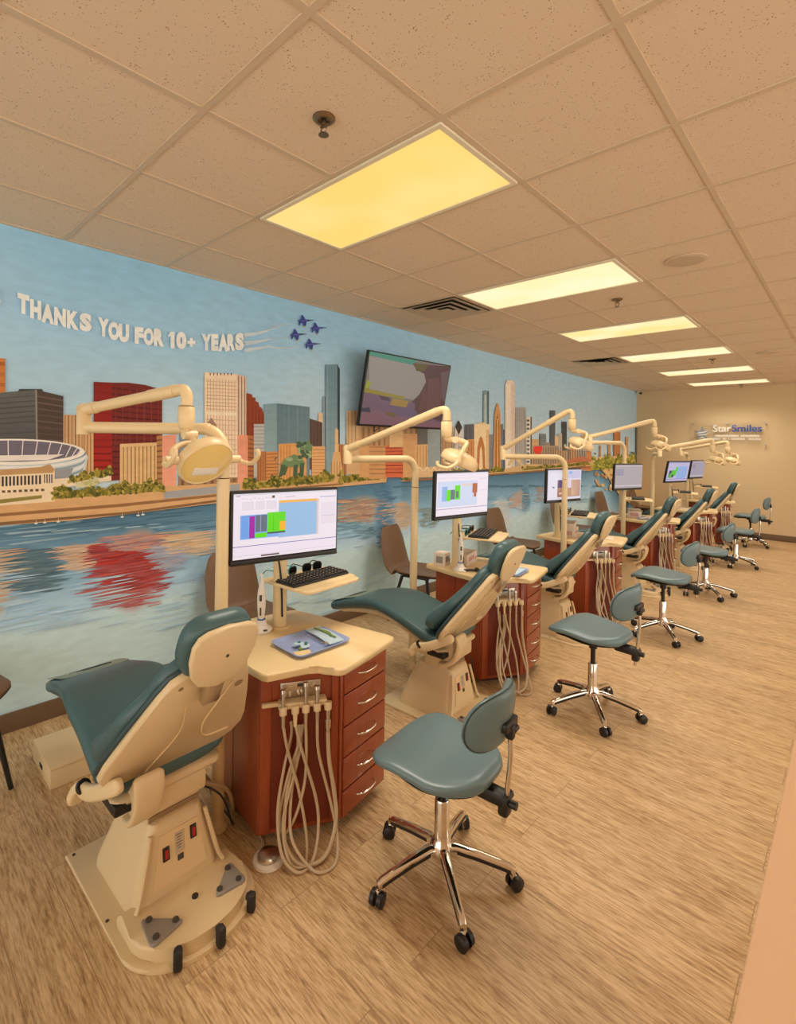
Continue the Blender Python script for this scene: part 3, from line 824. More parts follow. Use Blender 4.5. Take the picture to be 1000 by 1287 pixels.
# ------------------------------------------------------------------ dental chairs
def make_chair():
    t = thing('dental_chair', (1.661, 0.83, 0), '', 'dental chair')
    D = lambda u0, u1, hv, n=20: [(u0, -hv), (u1 - hv * .75, -hv)] + [(u1 - hv * .75 + hv * .75 * math.cos(a), hv * math.sin(a)) for a in [-PI / 2 + PI * i / n for i in range(1, n)]] + [(u1 - hv * .75, hv), (u0, hv)]
    b = B(); b.prism(D(-.46, .292, .235), 0.0, .014, .004); pl = b.fin('base_plate', 'cream', t)
    b = B(); b.cyl((-.44, -.21, .012), (-.44, -.21, .0165), .006, n=10); b.cyl((-.05, -.22, .012), (-.05, -.22, .0165), .006, n=10); b.fin('screw', 'greyd', pl)
    b = B(); b.prism(D(.0, .272, .208), .012, .058, .012, 3); b.fin('foot_platform', 'cream', t)
    # pedestal cover
    b = B()
    def sec(u0, u1, hv, z, r=.03):
        return [(x, y, z) for x, y in rrect(u1 - u0, hv * 2, r, 5, (u0 + u1) / 2, 0)]
    b.loft([sec(-.36, .047, .166, .012, .05), sec(-.357, .045, .165, .04, .05), sec(-.335, .036, .152, .10, .05), sec(-.295, .022, .126, .20, .045), sec(-.262, .010, .104, .275, .035), sec(-.25, .000, .096, .292), sec(-.235, -.015, .082, .298)])
    ped = b.fin('pedestal_cover', 'cream', t)
    for s in (-1, 1):
        b = B(); b.tube([(.05, s * .163, .06), (.04, s * .145, .10), (.026, s * .12, .2), (.012, s * .104, .272)], .008, n=8, smooth=3); b.fin('edge_rib', 'cream', ped)
    
    fr = lambda v, z: V((.047 - (z - .04) * .158, v, z))
    b = B(); b.loft([[fr(-.10, .09) + V((.003, 0, 0)), fr(.10, .09) + V((.003, 0, 0)), fr(.072, .255) + V((.003, 0, 0)), fr(-.072, .255) + V((.003, 0, 0))], [fr(-.10, .09) - V((.01, 0, 0)), fr(.10, .09) - V((.01, 0, 0)), fr(.072, .255) - V((.01, 0, 0)), fr(-.072, .255) - V((.01, 0, 0))]])
    b.fin('control_panel', 'cream2', t)
    ry = Matrix.Rotation(-.157, 3, 'Y')
    for v, z in ((-.052, .19), (.052, .215)):
        b = B(); b.box(fr(v, z) + V((.004, 0, 0)), (.008, .024, .046), .002, ry); sw = b.fin('rocker_switch', 'black', t)
        b = B(); b.box(fr(v, z) + V((.009, 0, 0)), (.006, .012, .03), .002, ry); b.fin('lit_rocker', 'led_red', sw)
    b = B(); b.box(fr(0, .205) + V((.0035, 0, 0)), (.002, .036, .07), 0, ry); lab = b.fin('printed_label', 'slat', t)
    b = B()
    for i in range(6): b.box(fr(-.003, .232 - i * .009) + V((.005, 0, 0)), (.001, .022 - (i % 3) * .005, .002), 0, ry)
    b.box(fr(0, .155) + V((.005, 0, 0)), (.001, .022, .02), 0, ry)
    b.fin('fine_print', 'greyd', lab)
    for s, u, rot in ((-1, .145, .25), (1, .150, -.35)):
        pts = []
        base = [(-.068, -.045), (.06, -.06), (.042, .062)] if s < 0 else [(-.066, .05), (.055, .055), (.036, -.066)]
        for i in range(3):
            p0, p1, p2 = V(base[i - 1]), V(base[i]), V(base[(i + 1) % 3])
            for k in range(5):
                f = k / 4; a_ = p1 + (p0 - p1).normalized() * .022; c_ = p1 + (p2 - p1).normalized() * .022
                q = a_ * (1 - f) ** 2 + p1 * 2 * f * (1 - f) + c_ * f * f
                pts.append((u + q.x, s * .118 + q.y))
        if s > 0: pts = pts[::-1]
        b = B(); b.prism(pts, .058, .068, .003); fp = b.fin('foot_switch', 'grey', t)
        for q in base:
            b = B(); b.cyl((u + q[0] * .58, s * .118 + q[1] * .58, .067), (u + q[0] * .58, s * .118 + q[1] * .58, .073), .0115, .0105, 14); b.fin('switch_button', 'greyd', fp)
    b = B(); b.cyl((.125, .01, .057), (.125, .01, .064), .011, n=16); b.fin('platform_button', 'rubber', t)
    for u, v, a in ((.262, -.118, -.5), (.291, .012, 0), (.258, .148, .6)):
        b = B(); d = V((math.cos(a), math.sin(a), 0))
        b.box(V((u, v, .034)) + d * .006, (.03, .028, .064), .008, Matrix.Rotation(a, 3, 'Z')); b.cyl(V((u, v, .052)) - d * .012, V((u, v, .052)) + d * .006, .011, n=10)
        b.fin('levelling_knob', 'rubber', t)
    b = B(); b.box((-.11, 0, .345), (.17, .20, .13), .008); b.box((-.09, -.02, .395), (.24, .24, .075), .010); b.box((-.025, 0, .34), (.004, .15, .004)); b.fin('lift_column', 'cream', t)
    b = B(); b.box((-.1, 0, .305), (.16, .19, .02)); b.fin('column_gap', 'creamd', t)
    # seat
    b = B(); b.pad([(-.985, 0, .478), (-.78, 0, .545), (-.52, 0, .598), (-.30, 0, .562), (-.12, 0, .508), (.02, 0, .487)], [(0, .158), (.25, .178), (.6, .218), (1, .232)], [(0, .036), (.3, .044), (1, .05)], rc=(.06, .06), dish=.016, ex=.6)
    st = b.fin('seat', 'teal', t, ang=50)
    b = B(); b.pad([(-.970, 0, .521), (-.86, 0, .562), (-.74, 0, .598)], .150, .003, rc=(.03, .03), dish=.014); tb = b.fin('toe_board_cover', 'tealw', st, ang=60)
    for q in range(3):
        b = B(); b.tube([(-.91 + q * .035, -.07 + .02 * q, .5485 + q * .0135), (-.90 + q * .035, .09, .553 + q * .0135)], .0022, n=6); b.fin('stitched_groove', 'teald', tb)
    b = B(); b.pad([(-.90, 0, .478), (-.74, 0, .515), (-.5, 0, .552), (-.28, 0, .512), (-.10, 0, .455), (.03, 0, .44)], [(0, .13), (.5, .17), (1, .2)], .022, rc=(.04, .04)); b.fin('seat_pan', 'cream', t, ang=50)
    # back: frame in the plane of the back
    d = V((.561, 0, .828)).normalized(); nrm = V((.828, 0, -.561))
    fb = lambda a, c, h: V((.0, 0, .514)) + d * a + V((0, c, 0)) + nrm * h
    half = [(-.005, .0), (-.005, .12), (.0, .185), (.03, .236), (.085, .262), (.14, .256), (.30, .205), (.44, .158), (.50, .135), (.523, .10), (.528, .0)]
    out = [(a, c) for a, c in half] + [(a, -c) for a, c in half[-2:0:-1]]
    b = B(); b.prism(out, -.012, .016, .009, 3, fr=fb); sh = b.fin('back_shell', 'cream', t, ang=50)
    b = B()
    b.tube([fb(.08, .20, .017), fb(.10, .10, .018), fb(.20, .06, .018), fb(.34, .09, .018), fb(.42, .11, .018)], .004, n=8)
    b.tube([fb(.02, -.1, .017), fb(.2, -.03, .018), fb(.36, -.05, .018)], .003, n=8)
    b.fin('shell_rib', 'cream2', sh)
    b = B(); b.cyl(fb(.38, .14, .012), fb(.38, .14, .0175), .016, .016, 16); b.cyl(fb(.475, -.1, .012), fb(.475, -.1, .018), .008, n=12); b.cyl(fb(.475, .1, .012), fb(.475, .1, .018), .008, n=12); b.fin('shell_plug', 'creamd', sh)
    b = B(); b.pad([fb(-.02, 0, -.075), fb(.07, 0, -.100), fb(.2, 0, -.072), (fb(.38, 0, -.052)), fb(.53, 0, -.048)], [(0, .19), (.12, .25), (.45, .225), (.8, .155), (1, .125)], [(0, .042), (.2, .058), (.6, .042), (1, .032)], n=32, rc=(.1, .07), ex=.6)
    b.fin('backrest', 'teal', t, ang=50)
    b = B(); b.prism([(a * .995 + .002, c * 1.02) for a, c in out], -.030, -.010, .008, 2, fr=fb); b.fin('back_piping', 'teald', t, ang=50)
    # headrest
    hd = V((.36, 0, .933)).normalized(); hn = V((.933, 0, -.36)); h0 = V((.315, 0, .925))
    fh = lambda a, c, h: h0 + hd * a + V((0, c, 0)) + hn * h
    hh = [(-.028, 0), (-.026, .035), (-.01, .07), (.03, .099), (.09, .115), (.145, .115), (.175, .10), (.19, .07), (.193, 0)]
    ho = [(a, c) for a, c in hh] + [(a, -c) for a, c in hh[-2:0:-1]]
    b = B(); b.prism(ho, .0, .022, .010, 3, fr=fh); hs = b.fin('headrest_shell', 'cream', t, ang=50)
    b = B(); b.cyl(fh(.085, .01, .018), fh(.085, .01, .0235), .006, n=12); b.fin('headrest_screw', 'greyd', hs)
    b = B(); b.pad([fh(-.03, 0, -.048), fh(.05, 0, -.052), fh(.13, 0, -.050), fh(.20, 0, -.042)], [(0, .10), (.5, .122), (1, .115)], .046, rc=(.07, .07), ex=.62); b.fin('headrest', 'teal', t, ang=50)
    b = B(); b.box(fh(-.05, 0, .0), (.03, .06, .12), .005, Matrix.Rotation(.45, 3, 'Y')); b.fin('headrest_bar', 'steel', t)
    # hinge brackets, side lever
    b = B(); b.pad([(.10, -.205, .565), (.05, -.222, .535), (-.03, -.236, .492), (-.09, -.246, .470), (-.13, -.258, .474)], .016, .026, side=(0, 1, 0), rc=(.02, .02), n=16); b.fin('hinge_bracket', 'cream', t, ang=60)
    b = B(); b.pad([(-.112, -.252, .488), (-.142, -.258, .455), (-.166, -.262, .402)], [(0, .022), (1, .029)], .018, rc=(.015, .03), n=20); lv = b.fin('side_lever', 'cream', t, ang=60)
    b = B(); b.cyl((-.104, -.249, .486), (-.114, -.253, .478), .0245, n=18); b.fin('pivot_ring', 'black', lv)
    b = B(); b.pad([(.085, -.115, .555), (.10, -.115, .50), (.075, -.115, .42), (.02, -.115, .365), (-.05, -.115, .345)], [(0, .052), (.5, .047), (1, .042)], .014, rc=(.02, .03)); b.box((0.0, -.115, .44), (.12, .06, .13), .02); b.fin('recline_bracket', 'cream', t, ang=50)
    b = B(); b.box((-.03, -.13, .43), (.12, .14, .04), .008); b.box((-.03, -.02, .425), (.08, .2, .03), .008); b.fin('recline_mechanism', 'black', t)
    b = B(); b.tube([(-.05, .1, .36), (-.02, .22, .26), (-.06, .3, .08), (-.16, .36, .006), (-.32, .38, .006)], .004, n=8); b.fin('power_cable', 'black', t)
    b = B(); b.tube([(-.2, .12, .3), (-.22, .26, .22), (-.3, .36, .03), (-.42, .42, .012), (-.5, .43, .012)], .011, n=10); b.tube([(-.16, .12, .3), (-.12, .3, .2), (-.18, .38, .03), (-.3, .44, .012), (-.42, .44, .012)], .009, n=10); b.fin('supply_tubing', 'hose', t)
    for ch in t.children:
        if ch.name.split('.')[0] in ('base_plate', 'foot_platform', 'pedestal_cover', 'control_panel', 'rocker_switch', 'printed_label', 'foot_switch', 'platform_button', 'levelling_knob', 'lift_column', 'column_gap'):
            ch.location.y += .032
    return t
chair0 = make_chair()
CY_ = [0.81, 2.60, 4.38, 6.36, 8.12, 9.89]
CX_ = [1.661, 1.685, 1.60, 1.64, 1.69, 1.69]
CR = [0.02, 0.06, 0.02, 0.0, 0.0, 0.02]
CL = ['teal dental chair nearest the camera with black levelling knobs fully in view on its base',
      'second dental chair in the row, its teal seat stretching out behind the nearest drawer cabinet',
      'third teal dental chair in the row, behind the tall stool with raised grey-green seat',
      'fourth teal dental chair in the row, its headrest before the wide white box',
      'fifth teal dental chair in the row, second from the tan far wall',
      'farthest teal dental chair, against the tan wall beside the last red cabinet']
for k in range(6):
    c = chair0 if k == 0 else copy_tree(chair0)
    c.location = (CX_[k], CY_[k], 0); c.rotation_euler = (0, 0, CR[k])
    tag(c, CL[k], 'dental chair', 'teal dental chairs in a row')

b = B(); b.box((0, 0, .046), (.33, .34, .092), .006)
ub = b.fin('utility_box', 'creamd'); ub.location = (.555, .828, 0)
tag(ub, 'low cream utility box on the floor under the foot of the nearest dental chair', 'box')
ub.data.materials[0] = M['cream']
b = B(); b.box((0, 0, .099), (.336, .346, .014), .005); b.fin('lid', 'cream2', ub)
b = B(); b.box((-.0, -.1705, .045), (.05, .004, .022), .004); b.box((-.1655, -.05, .05), (.004, .03, .05), .002); b.fin('side_socket', 'black', ub)

# ------------------------------------------------------------------ drawer cabinets
def make_cab():
    ox, oy = 1.56, 1.46
    t = thing('operatory_cabinet', (ox, oy, 0), '', 'cabinet')
    q = lambda pts: [(x - ox, y - oy) for x, y in pts]
    b = B(); b.prism(q([(1.27, 1.21), (1.697, 1.164), (1.868, 1.458), (1.820, 1.786), (1.30, 1.70)]), .05, .727, .003)
    body = b.fin('body', 'wood', t)
    b = B(); b.prism(q([(1.31, 1.29), (1.66, 1.26), (1.81, 1.48), (1.755, 1.73), (1.32, 1.66)]), 0, .052); b.fin('plinth', 'plinth', t)
    # end panel seams
    b = B()
    b.prism(q([(1.455, 1.1885), (1.459, 1.188), (1.459, 1.192), (1.455, 1.1925)]), .06, .72)
    b.fin('panel_seam', 'woodd', body)
    out = [(1.24, 1.60), (1.20, 1.45), (1.185, 1.20), (1.20, 1.178), (1.45, 1.145), (1.70, 1.125), (1.775, 1.122), (1.80, 1.135), (1.85, 1.30), (1.866, 1.338), (1.895, 1.352), (1.935, 1.358), (1.958, 1.372), (1.965, 1.40), (1.925, 1.60), (1.893, 1.765), (1.878, 1.79), (1.845, 1.795), (1.6, 1.74), (1.40, 1.715), (1.26, 1.69), (1.235, 1.665)]
    b = B(); b.prism(q(out), .727, .757, .009, 3); b.fin('worktop', 'lam', t)
    PD = V((1.868 - ox, 1.458 - oy, 0)); ed_ = V((-.048, .328, 0)).normalized(); nd_ = V((ed_.y, -ed_.x, 0)); RD = Matrix((nd_, ed_, V((0, 0, 1)))).transposed()
    fd_ = lambda a, z, h: PD + ed_ * a + nd_ * h + V((0, 0, z))
    zs = [(.592, .715), (.452, .585), (.318, .445), (.176, .311), (.058, .168)]
    for z0, z1 in zs:
        b = B(); b.box(fd_(.171, (z0 + z1) / 2, .005), (.018, .312, z1 - z0), .002, RD); dr = b.fin('drawer', 'wood', t)
        zc = (z0 + z1) / 2
        b = B(); b.tube([fd_(.171 + q, zc + dz_, .012 + h_) for q, h_, dz_ in ((-.064, 0, 0), (-.061, .012, .001), (-.04, .028, .002), (0, .032, .002), (.04, .028, .002), (.061, .012, .001), (.064, 0, 0))], .0045, n=10)
        b.fin('handle', 'chrome', dr)
    b = B(); b.box(fd_(.005, .39, .001), (.014, .018, .66), .002, RD); b.fin('corner_post', 'wood', t)
    # hose face
    A = V((1.717 - ox, 1.1986 - oy, 0)); tt = V((.171, .294, 0)).normalized(); nn = V((tt.y, -tt.x, 0))
    f = lambda a, z, h: A + tt * a + nn * h + V((0, 0, z))
    R3 = Matrix((nn, tt, V((0, 0, 1)))).transposed()
    b = B(); b.box(f(-.012, .39, .003), (.012, .045, .66), .003, R3); b.box(f(.278, .39, .003), (.012, .03, .66), .003, R3); b.fin('pilaster', 'wood', t)
    b = B(); b.box(f(.14, .33, -.001), (.004, .25, .52), 0, R3); b.fin('recess_panel', 'woodd', t)
    b = B(); b.box(f(.13, .642, .004), (.008, .168, .064), .003, R3); cp = b.fin('control_plate', 'steel', t)
    b = B(); b.box(f(.135, .660, .010), (.004, .04, .012), .001, R3); b.box(f(.135, .660, .012), (.002, .032, .006), 0, R3)
    b.fin('gauge', 'greyd', cp)
    for a, z in ((.065, .625), (.085, .625), (.12, .630), (.135, .630), (.175, .655), (.19, .655)):
        b = B(); b.cyl(f(a, z, .008), f(a, z, .020), .006, .005, 12); b.fin('plate_knob', 'chrome', cp)
    b = B(); b.box(f(.135, .597, .028), (.05, .20, .026), .006, R3); b.box(f(.01, .598, .022), (.02, .08, .016), .003, R3); hb = b.fin('hose_bar', 'cream', t)
    hs = [.053, .102, .145, .192, .237]
    for i, a in enumerate(hs):
        b = B(); b.cyl(f(a, .600, .055), f(a, .570, .062), .017, .015, 16); b.fin('holder', 'cream', hb)
        b = B()
        if i in (0, 2, 3):
            b.cyl(f(a, .575, .060), f(a, .655 + .02 * (i == 2), .052), .0075, .0085, 12); b.cyl(f(a, .655 + .02 * (i == 2), .052), f(a, .668 + .02 * (i == 2), .051), .012, .010, 12)
        b.cyl(f(a, .575, .060), f(a, .52 if i < 4 else .47, .064), .010, .007, 12)
        if i == 4: b.cyl(f(a, .53, .0635), f(a, .495, .066), .013, .011, 12)
        b.fin('handpiece', 'steel' if i != 1 else 'cream2', hb)
    H = [
        [(.053, .53, .064), (.075, .42, .06), (.12, .26, .06), (.15, .10, .08), (.15, .015, .12), (.13, .01, .15), (.08, .03, .14), (.055, .15, .09), (.10, .30, .05), (.13, .42, .035), (.13, .5, .02)],
        [(.102, .53, .064), (.13, .42, .066), (.19, .22, .07), (.20, .10, .09), (.17, .02, .14), (.11, .01, .17), (.05, .06, .13), (.035, .20, .09), (.06, .34, .05), (.09, .46, .03), (.09, .52, .02)],
        [(.145, .53, .064), (.150, .40, .06), (.145, .28, .06), (.11, .16, .07), (.06, .11, .09), (.045, .18, .07), (.08, .32, .05), (.125, .44, .04), (.14, .5, .02)],
        [(.192, .53, .064), (.20, .40, .064), (.245, .22, .07), (.275, .08, .10), (.26, .012, .16), (.20, .008, .19), (.15, .02, .16), (.09, .10, .11), (.09, .22, .06), (.115, .38, .04), (.12, .5, .02)],
        [(.237, .48, .066), (.245, .36, .064), (.268, .22, .07), (.272, .12, .09), (.23, .03, .13), (.16, .012, .15), (.10, .03, .13), (.06, .11, .10), (.08, .28, .05), (.12, .42, .035), (.13, .5, .02)],
    ]
    for i, h in enumerate(H):
        b = B(); b.tube([f(*p) for p in h], .0062 if i < 4 else .0085, n=10, smooth=7); b.fin('hose', 'hose', t, ang=70)
    return t
cab0 = make_cab()
CBY = [0, 1.85, 3.66, 5.68, 7.26, 9.02]
CBX = [0, -.10, -.10, -.085, .045, 0]
CBL = ['nearest red cherry cabinet with five chrome drawer pulls and a blue instrument tray on top',
       'second red cherry cabinet, its grey hoses hanging right of the second dental chair',
       'third red cherry cabinet in the row, under the screen showing smile photographs',
       'fourth red cherry cabinet in the row, with a wide white box standing on its worktop',
       'fifth red cherry cabinet in the row, under the tilted screen with a green chart',
       'farthest red cherry cabinet, its drawer side against the tan far wall']
CABS = []
for k in range(6):
    c = cab0 if k == 0 else copy_tree(cab0)
    c.location = (1.56 + CBX[k], 1.46 + CBY[k], 0)
    tag(c, CBL[k], 'cabinet', 'red drawer cabinets in a row'); CABS.append(c)

def foot_control(x, y, rz, label):
    t = thing('foot_control', (x, y, 0), label, 'foot pedal', 'chrome foot pedals', rz)
    b = B(); b.lathe([(.062, 0), (.064, .006), (.060, .014), (.050, .018), (0, .018)]); b.fin('base_disc', 'white', t)
    b = B(); b.lathe([(.046, .018), (.046, .026), (.036, .034), (0, .036)]); b.fin('pedal', 'steel', t)
    b = B(); b.tube([(-.05, .02, .012), (-.10, .06, .008), (-.16, .07, .01)], .005, n=8); b.fin('hose', 'hose', t)
foot_control(1.782, 1.165, 0.2, 'round white and chrome foot pedal under the nearest cabinet\'s hoses')
foot_control(1.80, 6.42, 0.4, 'round foot pedal on the floor under the third stool from the camera')

# ------------------------------------------------------------------ dental lights on posts
def make_light(pole, za, joint, zj, elbow, head, fd, label):
    t = thing('dental_light', (pole[0], pole[1], 0), label, 'dental lamp', 'dental lights on posts')
    o = V((pole[0], pole[1], 0))
    J = V((joint[0], joint[1], 0)) - o
    ad = J.normalized()
    b = B(); b.cyl((0, 0, 0), (0, 0, .02), .042, n=28); b.cyl((0, 0, .02), (0, 0, .05), .036, .030, 28); b.fin('post_foot', 'cream2', t)
    b = B(); b.cyl((0, 0, .0), (0, 0, za - .215), .0275, n=24); b.fin('post', 'cream2', t)
    r = .10
    b = B(); pts = [V((0, 0, za - .21))] + [V((0, 0, za - r)) + (ad * (r - r * math.cos(a)) + V((0, 0, r * math.sin(a)))) for a in [PI / 2 * i / 7 for i in range(8)]]
    pts += [J * .6 + V((0, 0, za)), J + V((0, 0, za))]
    b.tube(pts, .0255, n=20, smooth=2); b.fin('swing_arm', 'cream2', t, ang=60)
    b = B(); b.cyl((0, 0, za - .22), (0, 0, za - .214), .0262, n=24); b.fin('joint_ring', 'creamd', t)
    b = B(); b.cyl(J + V((0, 0, za - .032)), J + V((0, 0, zj + .012)), .030, n=22); b.lathe([(.030, 0), (.022, .012), (0, .016)], J + V((0, 0, zj + .012)), n=22); b.fin('arm_joint', 'cream2', t, ang=60)
    Jt = J + V((0, 0, zj)); El = V(elbow) - o; sd = (El - Jt).normalized()
    b = B(); b.tube([Jt, Jt.lerp(El, .3), Jt.lerp(El, .7), El], .0235, n=20, smooth=0); b.tube([Jt.lerp(El, .02), Jt.lerp(El, .14)], .0265, n=20, smooth=0); b.tube([Jt.lerp(El, .70), Jt.lerp(El, .96)], .0265, n=20, smooth=0); b.fin('spring_arm', 'cream2', t, ang=60)
    b = B(); b.cyl(Jt + V((-.02, 0, .004)), Jt + V((.02, 0, .004)), .026, n=18); b.fin('arm_pivot', 'cream2', t)
    hz = V((sd.x, sd.y, 0)).normalized()
    Ed = El + hz * .035
    b = B(); b.tube([El - sd * .01, El + hz * .02 + V((0, 0, -.002)), Ed + V((0, 0, -.025)), Ed + V((0, 0, -.075))], .024, n=20); b.lathe([(.026, 0), (.033, -.006), (.034, -.05), (.030, -.088), (.022, -.098), (0, -.098)], Ed + V((0, 0, -.068)), n=22); b.fin('elbow', 'cream2', t, ang=60)
    b = B(); b.cyl(Ed + V((0, 0, -.066)), Ed + V((0, 0, -.071)), .0305, n=20); b.fin('elbow_ring', 'creamd', t)
    # yoke and head
    Hc = (V(head) if head else V((0, 0, 0))) - o
    fd = V(fd).normalized()
    sx = fd.cross(V((0, 0, 1))).normalized()
    up = sx.cross(fd).normalized()
    top = Ed + V((0, 0, -.16))
    if head is None: Hc = top + V((.062, .052, -.135))
    yb = Hc - fd * .105
    b = B(); b.tube([top + V((0, 0, .02)), top + V((0, 0, -.01)), top.lerp(yb, .6), yb], .017, n=14); b.cyl(top.lerp(yb, .45) - sx * .028, top.lerp(yb, .45) + sx * .028, .02, n=14)
    b.fin('yoke_stem', 'cream2', t, ang=60)
    b = B(); b.tube([Hc - fd * .0 + sx * (.132 * math.cos(a)) - fd * (.105 * math.sin(a)) for a in [PI * i / 10 for i in range(11)]], .012, n=12, smooth=2); b.fin('yoke', 'cream2', t, ang=60)
    b = B(); b.lathe([(0, -.054), (.04, -.051), (.078, -.04), (.107, -.02), (.113, .005), (.114, .022), (.108, .03), (.098, .022), (.06, -.01), (0, -.03)], Hc, fd, 32); hd = b.fin('head_housing', 'cream2', t, ang=45)
    for k in range(3):
        b = B(); b.box(Hc - fd * .066 + up * (-.03 + .03 * k), (.05, .006, .012), .001, Matrix((sx, fd, up)).transposed()); b.fin('vent_slot', 'creamd', hd)
    b = B(); b.lathe([(.104, .020), (.104, .026), (.078, .034), (0, .038)], Hc, fd, 32); b.fin('front_shield', 'shield', t, ang=45)
    b = B(); b.box(Hc + fd * .038 - up * .03, (.11, .008, .035), .003, Matrix((sx, fd, up)).transposed()); b.fin('shield_reflection', 'white', t)  # white slab imitating a bright reflection on the shield
    for s in (-1, 1):
        h0 = Hc + sx * (s * .132)
        b = B(); b.cyl(h0 - sx * s * .02, h0 + sx * s * .035, .017, n=16); b.fin('pivot_knob', 'cream2', t)
        b = B(); b.tube([h0 + sx * s * .03, h0 + sx * s * .045 + fd * .02, h0 + sx * s * .055 + fd * .06 + up * .03, h0 + sx * s * .055 + fd * .07 + up * .085, h0 + sx * s * .05 + fd * .05 + up * .10], .0095, n=12); b.fin('grip_handle', 'cream2', t, ang=60)
    return t
M['shield'] = mat('amber_shield', S(236, 204, 128), 0.18, var=0.04)
make_light((1.48, 1.108), 1.728, (.917, .72), 1.808, (1.423, .935, 1.887), (1.545, .985, 1.60), (.71, .056, -.6), 'nearest cream dental lamp, its yellow-shielded head beside the red painted tower')
make_light((1.08, 2.90), 1.565, (.976, 2.309), 1.632, (1.666, 2.425, 1.883), None, (-.34, -.20, -.90), 'cream dental lamp on a post, its raised arm crossing in front of the wall television')
make_light((1.42, 4.76), 1.566, (.981, 4.351), 1.640, (1.572, 4.455, 1.99), None, (-.34, -.20, -.90), 'cream dental lamp whose post stands in front of the screen with smile photographs')
make_light((1.35, 6.68), 1.724, (1.117, 6.171), 1.791, (1.676, 6.592, 1.99), None, (-.34, -.20, -.90), 'fourth cream dental lamp, its post before the grey screen near the mural\'s corner')
make_light((1.229, 8.36), 1.577, (1.417, 7.975), 1.657, (1.937, 8.443, 1.795), None, (-.34, -.20, -.90), 'fifth cream dental lamp, its long arm low in front of the clear wall sign')
make_light((1.307, 10.12), 1.577, (1.303, 9.70), 1.644, (1.959, 9.455, 1.775), None, (-.34, -.20, -.90), 'farthest cream dental lamp, its small head ending below the wall sign')

# ------------------------------------------------------------------ computer monitors with keyboard trays
def screen_mesh(name, items, W, Hh, parent, mat_, rot, loc):
    """items: (x0,y0,x1,y1,rgb) or (points, rgb) in 0..1, y down"""
    vs, fs, cs = [], [], []
    for k, it in enumerate(items):
        if len(it) == 5: x0, y0, x1, y1, c = it; pts = [(x0, y0), (x1, y0), (x1, y1), (x0, y1)]
        else: pts, c = it
        i0 = len(vs)
        for x, y in pts:
            vs.append((.0004 * 0 + k * 1.2e-5, (x - .5) * W, (.5 - y) * Hh)); cs += list(S(*c))
        fs.append(tuple(range(i0, i0 + len(pts)))[::-1])
    me = bpy.data.meshes.new(name); me.from_pydata(vs, [], fs)
    ca = me.color_attributes.new('Col', 'FLOAT_COLOR', 'POINT'); ca.data.foreach_set('color', cs)
    me.materials.append(M[mat_])
    o = bpy.data.objects.new(name, me); COL.objects.link(o); o.parent = parent
    o.matrix_local = rot.to_4x4(); o.location = loc
    return o
BG = (236, 224, 232); BL = (150, 182, 216); GR = (96, 214, 20); GC = (96, 108, 124); MG = (164, 20, 160); OR = (244, 176, 40)
def chart_full():
    it = [(0, 0, 1, 1, BG), (0, 0, 1, .025, (214, 208, 216)), (.02, .03, .06, .04, (120, 116, 130))]
    for i in range(8): it.append((.07 + i * .036, .07 + .01 * (i % 3), .09 + i * .036, .078 + .01 * (i % 3), (196, 186, 200)))
    it += [(.345, .045, .37, .085, (90, 84, 40)), (.47, .07, .57, .076, (140, 132, 146)), (.82, .1, .99, .108, (84, 116, 190)), (.83, .2, .985, .56, (230, 216, 226)), (.83, .42, .985, .426, (180, 172, 200))]
    it += [(.06, .10, .40, .27, (240, 232, 238)), (.07, .12, .18, .26, (226, 214, 224)), (.19, .12, .28, .26, (226, 214, 224)), (.29, .12, .39, .26, (226, 214, 224))]
    it += [(.41, .13, .79, .17, (240, 176, 80)), (.41, .17, .79, .72, (150, 186, 222)), (.79, .13, .81, .72, (226, 196, 190))]
    it += [(.06, .33, .41, .70, (128, 170, 226)), (.07, .34, .135, .69, (108, 158, 226)), (.14, .35, .19, .69, MG), (.195, .34, .30, .60, GC), (.24, .34, .245, .60, (160, 170, 184)), (.195, .62, .30, .69, GR), (.305, .31, .475, .62, GR), (.42, .46, .475, .60, OR), (.305, .62, .475, .645, (70, 76, 90)), (.36, .31, .364, .62, (70, 180, 20))]
    it += [(0, .80, 1, .81, (98, 96, 160)), (0, .81, 1, .94, (236, 222, 234)), (.25, .96, .42, .985, (96, 84, 84)), (0, .945, 1, .95, (200, 190, 204))]
    return it
def chart_small(bg=(206, 212, 236), dim=1.0):
    it = [(0, 0, 1, 1, BG), (0, 0, 1, .03, (206, 200, 214)), (0, .12, 1, .125, (200, 190, 206)), (.02, .2, .78, .80, (204, 212, 234)), (.1, .32, .2, .66, (140, 176, 224)), (.18, .4, .26, .66, GR), (.26, .40, .34, .63, GC), (.34, .30, .44, .64, GR), (.36, .44, .41, .6, GC), (.46, .27, .78, .32, (226, 200, 190)), (.68, .27, .78, .50, (176, 92, 40)), (.71, .5, .76, .60, (176, 92, 40)), (0, .84, 1, .85, (98, 96, 160)), (.82, .16, .98, .165, (110, 100, 120)), (.82, .45, .98, .455, (180, 172, 200))]
    return it
def photos():
    it = [(0, 0, 1, 1, (214, 208, 222)), (0, 0, 1, .03, (196, 190, 206)), (.04, .10, .40, .94, (222, 216, 228)), (.14, .56, .2, .60, (90, 84, 96)), (.5, .04, .98, .3, (190, 186, 214)), (.62, .06, .72, .14, (120, 170, 220)), (.28, .35, .98, .92, (176, 132, 104)), (.3, .34, .42, .60, (90, 76, 120)), (.56, .28, .7, .62, (214, 200, 220))]
    for i in range(4): it.append(([(.72 + i * .065, .36), (.76 + i * .065, .34), (.76 + i * .05, .86), (.70 + i * .05, .9)], (206 - i * 8, 160 - i * 6, 126)))
    it += [([(.3, .72), (.55, .66), (.56, .9), (.3, .92)], (160, 108, 92)), ([(.33, .76), (.52, .72), (.52, .8), (.34, .84)], (214, 178, 160))]
    return it
